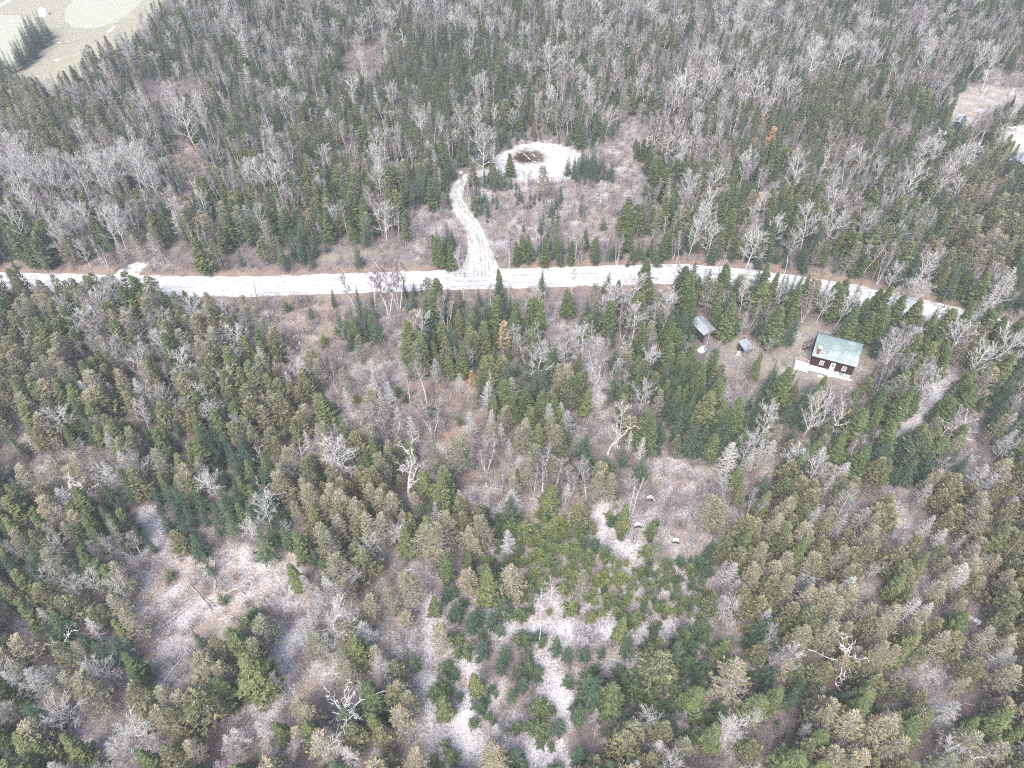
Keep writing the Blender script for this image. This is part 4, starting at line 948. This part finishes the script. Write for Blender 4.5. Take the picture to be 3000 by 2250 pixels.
clump([(1000,1000),(1040,920),(1100,960),(1110,1010),(1030,1030)], 'F', 5, 8, 12, .1, .6)
clump([(1480,785),(1530,735),(1700,725),(1990,745),(1990,785),(1700,785)], 'N', 4.5, 8, 15, 0, .7)
clump([(1480,785),(1530,735),(1700,725),(1990,745),(1990,785),(1700,785)], 'B', 5, 9, 8, 0, .9)
clump([(1480,785),(1530,735),(1700,725),(1990,745),(1990,785),(1700,785)], 'F', 2.5, 7.5, 34, 0, .9)

MIX = {
 'd': (.94, 'F66N20C6B3T4W2'), 'f': (.88, 'F42N28C9B8T7D3W3'), 'b': (.84, 'B23W16F36N21K4'), 'm': (.86, 'F37N28B13W6K4T8D4'),
 'c': (.84, 'C52T22N13F8D5'), 'o': (.78, 'C40T34D9N10W3K3'), 'g': (.54, 'T34D18N10C7K8W4Y7B12'), 'e': (.82, 'N22C24F16T23D7W9'),
 'p': (.16, 'K80B8F12'), 's': (.13, 'K48B26T6F14D6'), 'r': (.30, 'K27T17Y18D8B30'), 'y': (.85, 'Y84F6T2C2N4K2'), 'Y': (.92, 'Y99T1'),
 'l': (.06, 'Y60T20K20'), 'h': (.04, 'K70B30'), 'x': (0, 'F1')}
def parse(s):
    r_ = []; i = 0
    while i < len(s):
        j = i+1
        while j < len(s) and s[j].isdigit(): j += 1
        r_.append((s[i], int(s[i+1:j]))); i = j
    return r_
MIX = {k: (d, parse(s)) for k, (d, s) in MIX.items()}
HR = {'F': (5, 8.6), 'N': (6, 9.5), 'C': (5.5, 8.8), 'T': (6, 9.5), 'D': (5, 8.5), 'W': (6, 9.5), 'B': (7, 10.8), 'Y': (2.2, 3.9), 'K': (1.8, 3.4), 'L': (5, 7), 'S': (6, 8)}
STEP = 2.16
# keep the sight of the cabin front, the sheds, the rocks and root plates open, as the photograph shows them
OPEN = [(335,775,440,812), (2372,975,2520,1118), (2045,925,2075,975), (2168,992,2202,1030), (2040,1000,2075,1040), (1885,1435,1925,1470), (1850,1510,1888,1550), (1962,1565,1998,1595), (2826,1795,2868,1840), (1548,1345,1576,1362),
        (540,1700,700,1795), (460,1750,580,1850), (640,1670,860,1750), (1300,1255,1370,1320), (2795,1900,2824,1945), (2792,2065,2825,2096), (860,980,890,1030), (120,25,150,50)]
def hides(x, y):
    for h_ in (.5, 2.5, 4.5, 6.5):
        px, py, pm = proj(x, y, h_)
        for a, b_, c, d in OPEN:
            if a-pm*.9*(1-h_/9) < px < c+pm*.9*(1-h_/9) and b_ < py < d: return True
    return False
yy = 14.0; row = 0
while yy < 318:
    xx = -236.0+(row % 2)*STEP/2
    while xx < 236:
        x = xx+rnd.uniform(-.75, .75); y = yy+rnd.uniform(-.75, .75); xx += STEP
        lim = .66*y*1.02+62
        if abs(x) > lim: continue
        px, py, ppm = proj(x, y, 4)
        if px < -330 or px > 3330 or py > 2520 or py < -170: continue
        z = zone(x, y, 3.2)
        dn, mx = MIX[z]
        cl = noise.noise(Vector((x*.18, y*.18, 20)))
        pr = dn*(1.0+(.9 if z in 'yg' else .45)*cl)
        rd = dist_line(x, y, ROAD)
        if rd < 5.2: pr *= .35
        if inside(x, y, YARD2): pr *= .04
        for L, wd in CREEKS:
            if dist_line(x, y, L) < wd: pr *= .03
        if rnd.random() > pr: continue
        if blocked(x, y) or near(x, y) or hides(x, y): continue
        # species drift in patches
        pn = noise.noise(Vector((x*.10, y*.10, 40)))
        ws = []
        for i, (k, wt) in enumerate(mx):
            ws.append(wt*math.exp(1.6*noise.noise(Vector((x*.11, y*.11, 50+7*ord(k))))))
        k = rnd.choices([m_[0] for m_ in mx], ws)[0]
        lo, hi = HR[k]
        h = rnd.uniform(lo, hi)*(1+.18*noise.noise(Vector((x*.07, y*.07, 60))))
        if k == 'W' and z in 'yge' and rnd.random() < .6: h *= .75
        if z == 's' and k in 'FB': h *= .6
        if z in 'f' and rnd.random() < .2: h *= .65
        if y > 160 and k in 'FNCTDY': h *= .84
        if y > 160 and k in 'BW': h *= .95
        wf_ = 1.12 if y > 160 else 1.18
        if rnd.random() < .14: h *= rnd.uniform(.45, .75)
        if 3.3 < rd < 14 and y < 150 and 470 < px < 1960:
            # the near verge stays low enough to leave the road in sight
            if proj(x, y, h)[1] < 846 and rnd.random() < .85: continue
        tn = min(1, max(0, .5+.55*noise.noise(Vector((x*.09, y*.09, 80+ord(k))))*1.5+rnd.gauss(0, .22)))
        if k == 'Y' and z == 'Y': tn = min(1, tn+.3)
        if k == 'Y' and py > 1850: tn *= .45
        if z == 'd' and k == 'F': tn *= .55
        if z == 'b' and k == 'W': tn = min(1, tn*.5+.55)
        if z == 'c' and k == 'C': tn = min(1, tn*.7+.35)
        if z == 'o' and k in 'CT': tn = min(1, tn*.75+.35)
        T.append(dict(k=k, x=x, y=y, h=h, w=rnd.uniform(.72, 1.28)*wf_, rot=rnd.uniform(0, 2*PI), v=rnd.randrange(len(KINDS[k]['v'])), tint=tn, note=None, lm=None, lean=(rnd.gauss(0, .035), rnd.gauss(0, .035))))
    yy += STEP*.9; row += 1

yy = 14.0
while yy < 110:      # second, finer sowing of young firs over the open snowy ground
    xx = -60.0
    while xx < 90:
        x = xx+rnd.uniform(-.7, .7); y = yy+rnd.uniform(-.7, .7); xx += 1.35
        z = zone(x, y, 1.5)
        if z not in 'yY': continue
        pr = (1.0 if z == 'y' else .9)*(1+1.0*noise.noise(Vector((x*.22, y*.22, 33))))
        for L, wd in CREEKS:
            if dist_line(x, y, L) < wd*.8: pr *= .03
        if rnd.random() > pr or near(x, y) or hides(x, y): continue
        tn = rnd.gauss(.5, .25)+(.25 if z == 'Y' else 0)
        if proj(x, y, 1)[1] > 1830: tn *= .45
        T.append(dict(k='Y', x=x, y=y, h=rnd.uniform(1.0, 3.0)*(1.15 if proj(x, y, 1)[1] > 1800 else 1), w=rnd.uniform(.7, 1.15), rot=rnd.uniform(0, 6.28), v=rnd.randrange(8), tint=min(1, max(0, tn)), note=None, lm=None, lean=(rnd.gauss(0, .03), rnd.gauss(0, .03))))
    yy += 1.35
# ------------------------------------------------------------ things one by one, the rest of each kind as one wood
for d in T:
    a = proj(d['x'], d['y'], 0); b = proj(d['x'], d['y'], d['h'])
    d['p0'] = a; d['p1'] = b; d['px'] = (a[0]+b[0])/2; d['py'] = (a[1]+b[1])/2
    d['in'] = 10 < b[0] < 2990 and b[1] > 5 and d['py'] < 2240
    d['size'] = math.hypot(a[0]-b[0], a[1]-b[1])+a[2]*2*d['w'] if d['in'] else -1
    if d['note'] or d['lm']: d['size'] += 500
    if d['lm']: LM.append((d['px'], d['py'], d['lm']))
bykind = {}
for d in T: bykind.setdefault(d['k'], []).append(d)
TONE = {'F': ('dark blue green', 'dark green', 'green'), 'N': ('deep green', 'olive green', 'yellow green'), 'C': ('olive', 'olive tan', 'orange tan'), 'T': ('grey green', 'greyish tan', 'tan'),
        'D': ('dull grey', 'pale grey', 'whitish'), 'W': ('grey', 'pale grey', 'whitish'), 'B': ('greyish', 'pinkish grey', 'reddish twigged'), 'Y': ('dark green', 'mid green', 'yellow green'),
        'K': ('grey', 'mauve grey', 'reddish grey'), 'L': ('dull orange', 'orange', 'bright orange'), 'S': ('grey', 'pale', 'white')}
WORD = {'F': 'fir', 'N': 'spruce', 'C': 'cedar', 'T': 'sparse cedar', 'D': 'dead conifer', 'W': 'bare tree', 'B': 'slender birch', 'Y': 'young fir', 'K': 'bare shrub', 'L': 'larch', 'S': 'crooked snag'}
GROUP = {'F': 'dark firs of the woods', 'N': 'olive spruces of the woods', 'C': 'olive cedars of the woods', 'T': 'thinning cedars of the woods', 'D': 'dead grey conifers', 'W': 'bare broad crowned trees', 'B': 'slender bare birches',
         'Y': 'young firs of the clearing', 'K': 'bare shrubs', 'L': 'orange larches', 'S': 'white snags'}
def size_word(d):
    lo, hi = HR[d['k']]; t = (d['h']-lo)/(hi-lo)
    return 'short' if t < .33 else 'tall' if t > .7 else ''
def relation(d, skip=0):
    c = sorted(((d['px']-x)**2+(d['py']-y)**2, i) for i, (x, y, n) in enumerate(LM) if n != d['lm'])
    dd, i = c[skip]; x, y, n = LM[i]; dx, dy = d['px']-x, d['py']-y; ds = math.sqrt(dd)
    if abs(dx) > 2*abs(dy): w_ = 'right of' if dx > 0 else 'left of'
    elif abs(dy) > 2*abs(dx): w_ = 'in front of' if dy > 0 else 'behind'
    else: w_ = ('front ' if dy > 0 else 'behind ')+('right of' if dx > 0 else 'left of')
    q_ = 'just ' if ds < 45 else 'well ' if ds > 130 else ''
    return q_+w_+' '+n
used = {}
def relabel(d):
    s = (size_word(d)+' '+TONE[d['k']][min(2, int(d['tint']*3))]+' '+WORD[d['k']]).strip()
    for skip in range(6):
        out = s+' '+relation(d, skip)
        if len(out.split()) <= 16 and out not in used: used[out] = 1; return out
    r1 = relation(d, 0); r2 = relation(d, 1)
    for a, b in ((r1, r2), (relation(d, 0), relation(d, 2)), (r2, relation(d, 3))):
        out = s+' '+a+', '+b
        if len(out.split()) <= 16 and out not in used: used[out] = 1; return out
    return s+' '+r1
def props(o, t): o['tint'] = float(t)
src = bpy.data.collections.new('wood sources')   # shapes reused by the far woods; never linked to the scene
for k, K in KINDS.items():
    ls = sorted(bykind.get(k, []), key=lambda d: -d['size'])
    one = [d for d in ls[:300] if d['size'] > 0]; rest = ls[len(one):]
    protos = {}
    for d in one:
        key = d['v']; sc_ = d['h']/K['h']
        if key not in protos:
            r_ = bpy.data.objects.new(K['name'], None); r_.empty_display_size = .3; col.objects.link(r_)
            ch_ = []
            for me, pn_ in zip(K['v'][key], K['parts']):
                o = bpy.data.objects.new(pn_, me); col.objects.link(o); o.parent = r_; ch_.append(o)
            protos[key] = (r_, ch_)
        else:
            r0, c0 = protos[key]; r_ = r0.copy(); r_.name = K['name']; col.objects.link(r_); ch_ = []
            for c_ in c0:
                o = c_.copy(); o.parent = r_; col.objects.link(o); ch_.append(o)
        r_.location = (d['x'], d['y'], 0); r_.rotation_euler = (d['lean'][0], d['lean'][1], d['rot'])
        r_.scale = (sc_*d['w'], sc_*d['w'], sc_)
        for o in ch_: props(o, d['tint'])
        tag(r_, d['note'] or relabel(d), K['cat'], GROUP[k])
    shared = {}
    for o in col.objects:
        if o.get('group') == GROUP[k] and o.parent is None: shared.setdefault(o['label'], []).append(o)
    for lb, os_ in shared.items():
        n_ = len(os_)
        if n_ in (2, 3):
            os_.sort(key=lambda o: proj(o.location.x, o.location.y)[0])
            for o, wd_ in zip(os_, ('left of two', 'right of two') if n_ == 2 else ('leftmost of three', 'middle of three', 'rightmost of three')):
                o['label'] = ' '.join(lb.split()[:13])+', '+wd_
    if rest:
        sub = bpy.data.collections.new('source '+K['name'])
        for i, (a, b) in enumerate(K['v']):
            me = bpy.data.meshes.new('%s %02d' % (K['name'], i))
            va = np.empty(len(a.vertices)*3, np.float32); a.vertices.foreach_get('co', va); vb = np.empty(len(b.vertices)*3, np.float32); b.vertices.foreach_get('co', vb)
            n0 = len(a.vertices)
            fs = [tuple(p.vertices) for p in a.polygons]+[tuple(v+n0 for v in p.vertices) for p in b.polygons]
            me.from_pydata(np.concatenate([va, vb]).reshape(-1, 3).tolist(), [], fs)
            mi = [p.material_index for p in a.polygons]+[len(a.materials)]*len(b.polygons)
            for m_ in list(a.materials)+list(b.materials): me.materials.append(m_)
            me.polygons.foreach_set('material_index', mi); me.update()
            o = bpy.data.objects.new('%s %02d' % (K['name'], i), me); sub.objects.link(o)
        K['sub'] = sub; K['rest'] = rest
def scatter(name, sub, pts, label, cat):
    """one object whose points carry copies of the source shapes"""
    me = bpy.data.meshes.new(name); me.from_pydata([(p[0], p[1], p[2]) for p in pts], [], [])
    for an, ty, ix in (('rot', 'FLOAT_VECTOR', 3), ('scl', 'FLOAT_VECTOR', 4), ('idx', 'INT', 5), ('tint', 'FLOAT', 6)):
        a = me.attributes.new(an, ty, 'POINT')
        if ty == 'FLOAT_VECTOR': a.data.foreach_set('vector', np.array([p[ix] for p in pts], np.float32).ravel())
        else: a.data.foreach_set('value', [p[ix] for p in pts])
    o = bpy.data.objects.new(name, me); col.objects.link(o); tag(o, label, cat, kind='stuff')
    ng = bpy.data.node_groups.new(name, 'GeometryNodeTree')
    ng.interface.new_socket('Geometry', in_out='INPUT', socket_type='NodeSocketGeometry'); ng.interface.new_socket('Geometry', in_out='OUTPUT', socket_type='NodeSocketGeometry')
    gi = ng.nodes.new('NodeGroupInput'); gt = ng.nodes.new('NodeGroupOutput')
    ci = ng.nodes.new('GeometryNodeCollectionInfo'); ci.inputs['Collection'].default_value = sub; ci.inputs['Separate Children'].default_value = True; ci.inputs['Reset Children'].default_value = True
    ip = ng.nodes.new('GeometryNodeInstanceOnPoints'); ip.inputs['Pick Instance'].default_value = True
    def na(n, t):
        x = ng.nodes.new('GeometryNodeInputNamedAttribute'); x.data_type = t; x.inputs['Name'].default_value = n; return x.outputs['Attribute']
    e2 = ng.nodes.new('FunctionNodeEulerToRotation')
    L = ng.links.new
    L(gi.outputs[0], ip.inputs['Points']); L(ci.outputs[0], ip.inputs['Instance']); L(na('idx', 'INT'), ip.inputs['Instance Index'])
    L(na('rot', 'FLOAT_VECTOR'), e2.inputs[0]); L(e2.outputs[0], ip.inputs['Rotation']); L(na('scl', 'FLOAT_VECTOR'), ip.inputs['Scale']); L(ip.outputs[0], gt.inputs[0])
    md = o.modifiers.new('scatter', 'NODES'); md.node_group = ng
    return o
RESTNAME = {'F': 'fir_wood', 'N': 'spruce_wood', 'C': 'cedar_wood', 'T': 'thinning_cedar_wood', 'D': 'dead_conifer_wood', 'W': 'bare_hardwood_wood', 'B': 'birch_wood', 'Y': 'young_fir_growth', 'K': 'shrub_growth', 'L': 'larch_wood', 'S': 'snag_wood'}
RESTLAB = {'F': 'mass of farther dark firs filling the woods', 'N': 'mass of farther olive green spruces in the woods', 'C': 'mass of farther olive tan cedars in the woods', 'T': 'mass of farther sparse greyish tan cedars', 'D': 'farther dead grey conifers through the woods',
           'W': 'farther bare pale broad crowned trees', 'B': 'farther slender bare birches of the far woods', 'Y': 'smaller young firs dotted over the open ground', 'K': 'farther bare mauve shrubs', 'L': 'farther orange larches', 'S': 'farther white snags'}
for k, K in KINDS.items():
    if K.get('rest'):
        pts = []
        for d in K['rest']:
            s = d['h']/K['h']; pts.append((d['x'], d['y'], 0, (d['lean'][0], d['lean'][1], d['rot']), (s*d['w'], s*d['w'], s), d['v'], d['tint']))
        scatter(RESTNAME[k], K['sub'], pts, RESTLAB[k], 'woods' if k not in 'YK' else 'undergrowth')
# ------------------------------------------------------------ low brush and dry grass
def brush_mesh(seed):
    q = random.Random(seed); m = MB()
    for i in range(26):
        a = q.uniform(0, 6.3); p = pol(q.uniform(0, .9), a, 0); e = p+V(q.gauss(0, .28), q.gauss(0, .28), q.uniform(.5, 1.5)); m.blade(p, e, .024)
        for j in range(3):
            s = p.lerp(e, q.uniform(.3, .9)); m.blade(s, s+V(q.gauss(0, .25), q.gauss(0, .25), q.uniform(.1, .4)), .010)
    return m
def grass_mesh(seed):
    q = random.Random(seed); m = MB()
    for i in range(30):
        a = q.uniform(0, 6.3); p = pol(q.uniform(0, .5), a, 0); m.blade(p, p+V(q.gauss(0, .25), q.gauss(0, .25), q.uniform(.12, .5)), .022)
    return m
subs = {}
for nm, fn, mt in (('brush', brush_mesh, M['shrub']), ('tuft', grass_mesh, M['grass'])):
    sub = bpy.data.collections.new('source '+nm); subs[nm] = sub
    for i in range(4):
        me = fn(500+i).mesh('%s %02d' % (nm, i), [mt]); sub.objects.link(bpy.data.objects.new('%s %02d' % (nm, i), me))
BD = {'p': .95, 's': .75, 'b': .55, 'm': .60, 'g': .75, 'r': .65, 'l': .45, 'f': .50, 'd': .30, 'y': .40, 'Y': .35, 'o': .60, 'c': .4, 'e': .45, 'h': .15, 'x': 0}
GD = {'r': .7, 'l': .45, 'g': .30, 's': .15, 'h': .12, 'y': .35, 'Y': .3, 'o': .15}
bpts = []; gpts = []
yy = 18.0
while yy < 315:
    xx = -230.0
    while xx < 230:
        x = xx+rnd.uniform(-.8, .8); y = yy+rnd.uniform(-.8, .8); xx += 1.5
        if abs(x) > .66*y+56: continue
        px, py, ppm = proj(x, y, 0)
        if not (-200 < px < 3200 and -120 < py < 2420): continue
        if blocked(x, y, False): continue
        z = zone(x, y, .3); rd = dist_line(x, y, ROAD); cr_ = any(dist_line(x, y, L) < wd for L, wd in CREEKS)
        if cr_: continue
        y2 = inside(x, y, YARD2)
        if rd > 4.6 and rnd.random() < BD[z]*(1.1 if noise.noise(Vector((x*.2, y*.2, 3))) > -.1 else .5)*(.15 if y2 else 1):
            s = rnd.uniform(.7, 1.35)*(1.25 if z == 'p' else 1); tall = rnd.uniform(1.6, 2.8) if z in 'bmfdceogsryl' and rnd.random() < (.45 if y < 160 else .2) else 1; bpts.append((x, y, 0, (0, 0, rnd.uniform(0, 6.3)), (s, s, s*rnd.uniform(.8, 1.2)*tall), rnd.randrange(4), min(1, max(0, rnd.gauss(.5, .25)))))
        if rnd.random() < (.75 if rd < 6.2 else GD.get(z, .03)):
            s = rnd.uniform(.7, 1.4); gpts.append((x+rnd.uniform(-.5, .5), y+rnd.uniform(-.5, .5), 0, (0, 0, rnd.uniform(0, 6.3)), (s, s, s), rnd.randrange(4), rnd.random()))
    yy += 1.5
scatter('brush', subs['brush'], bpts, 'low leafless mauve brush over the open ground', 'brush')
scatter('dry_grass', subs['tuft'], gpts, 'tufts of rusty dry grass along verges and bog', 'grass')
cnt = {k: len(v) for k, v in bykind.items()}
print('trees', len(T), cnt, 'brush', len(bpts), 'grass', len(gpts))
# ------------------------------------------------------------ thin winter air
hz = MB(); hz.box((-900, -300, -1.2), (900, 900, 103)); hm = bpy.data.materials.new('air'); hm.use_nodes = True
hn = hm.node_tree; hn.nodes.clear(); ho = hn.nodes.new('ShaderNodeOutputMaterial'); pv = hn.nodes.new('ShaderNodeVolumePrincipled')
pv.inputs['Color'].default_value = (.86, .88, .95, 1); pv.inputs['Density'].default_value =   .0007; pv.inputs['Anisotropy'].default_value = .2
hn.links.new(pv.outputs[0], ho.inputs['Volume'])
hz_o = hz.build('haze', hm); tag(hz_o, 'thin pale winter haze between the drone and the far woods', 'haze', kind='stuff')
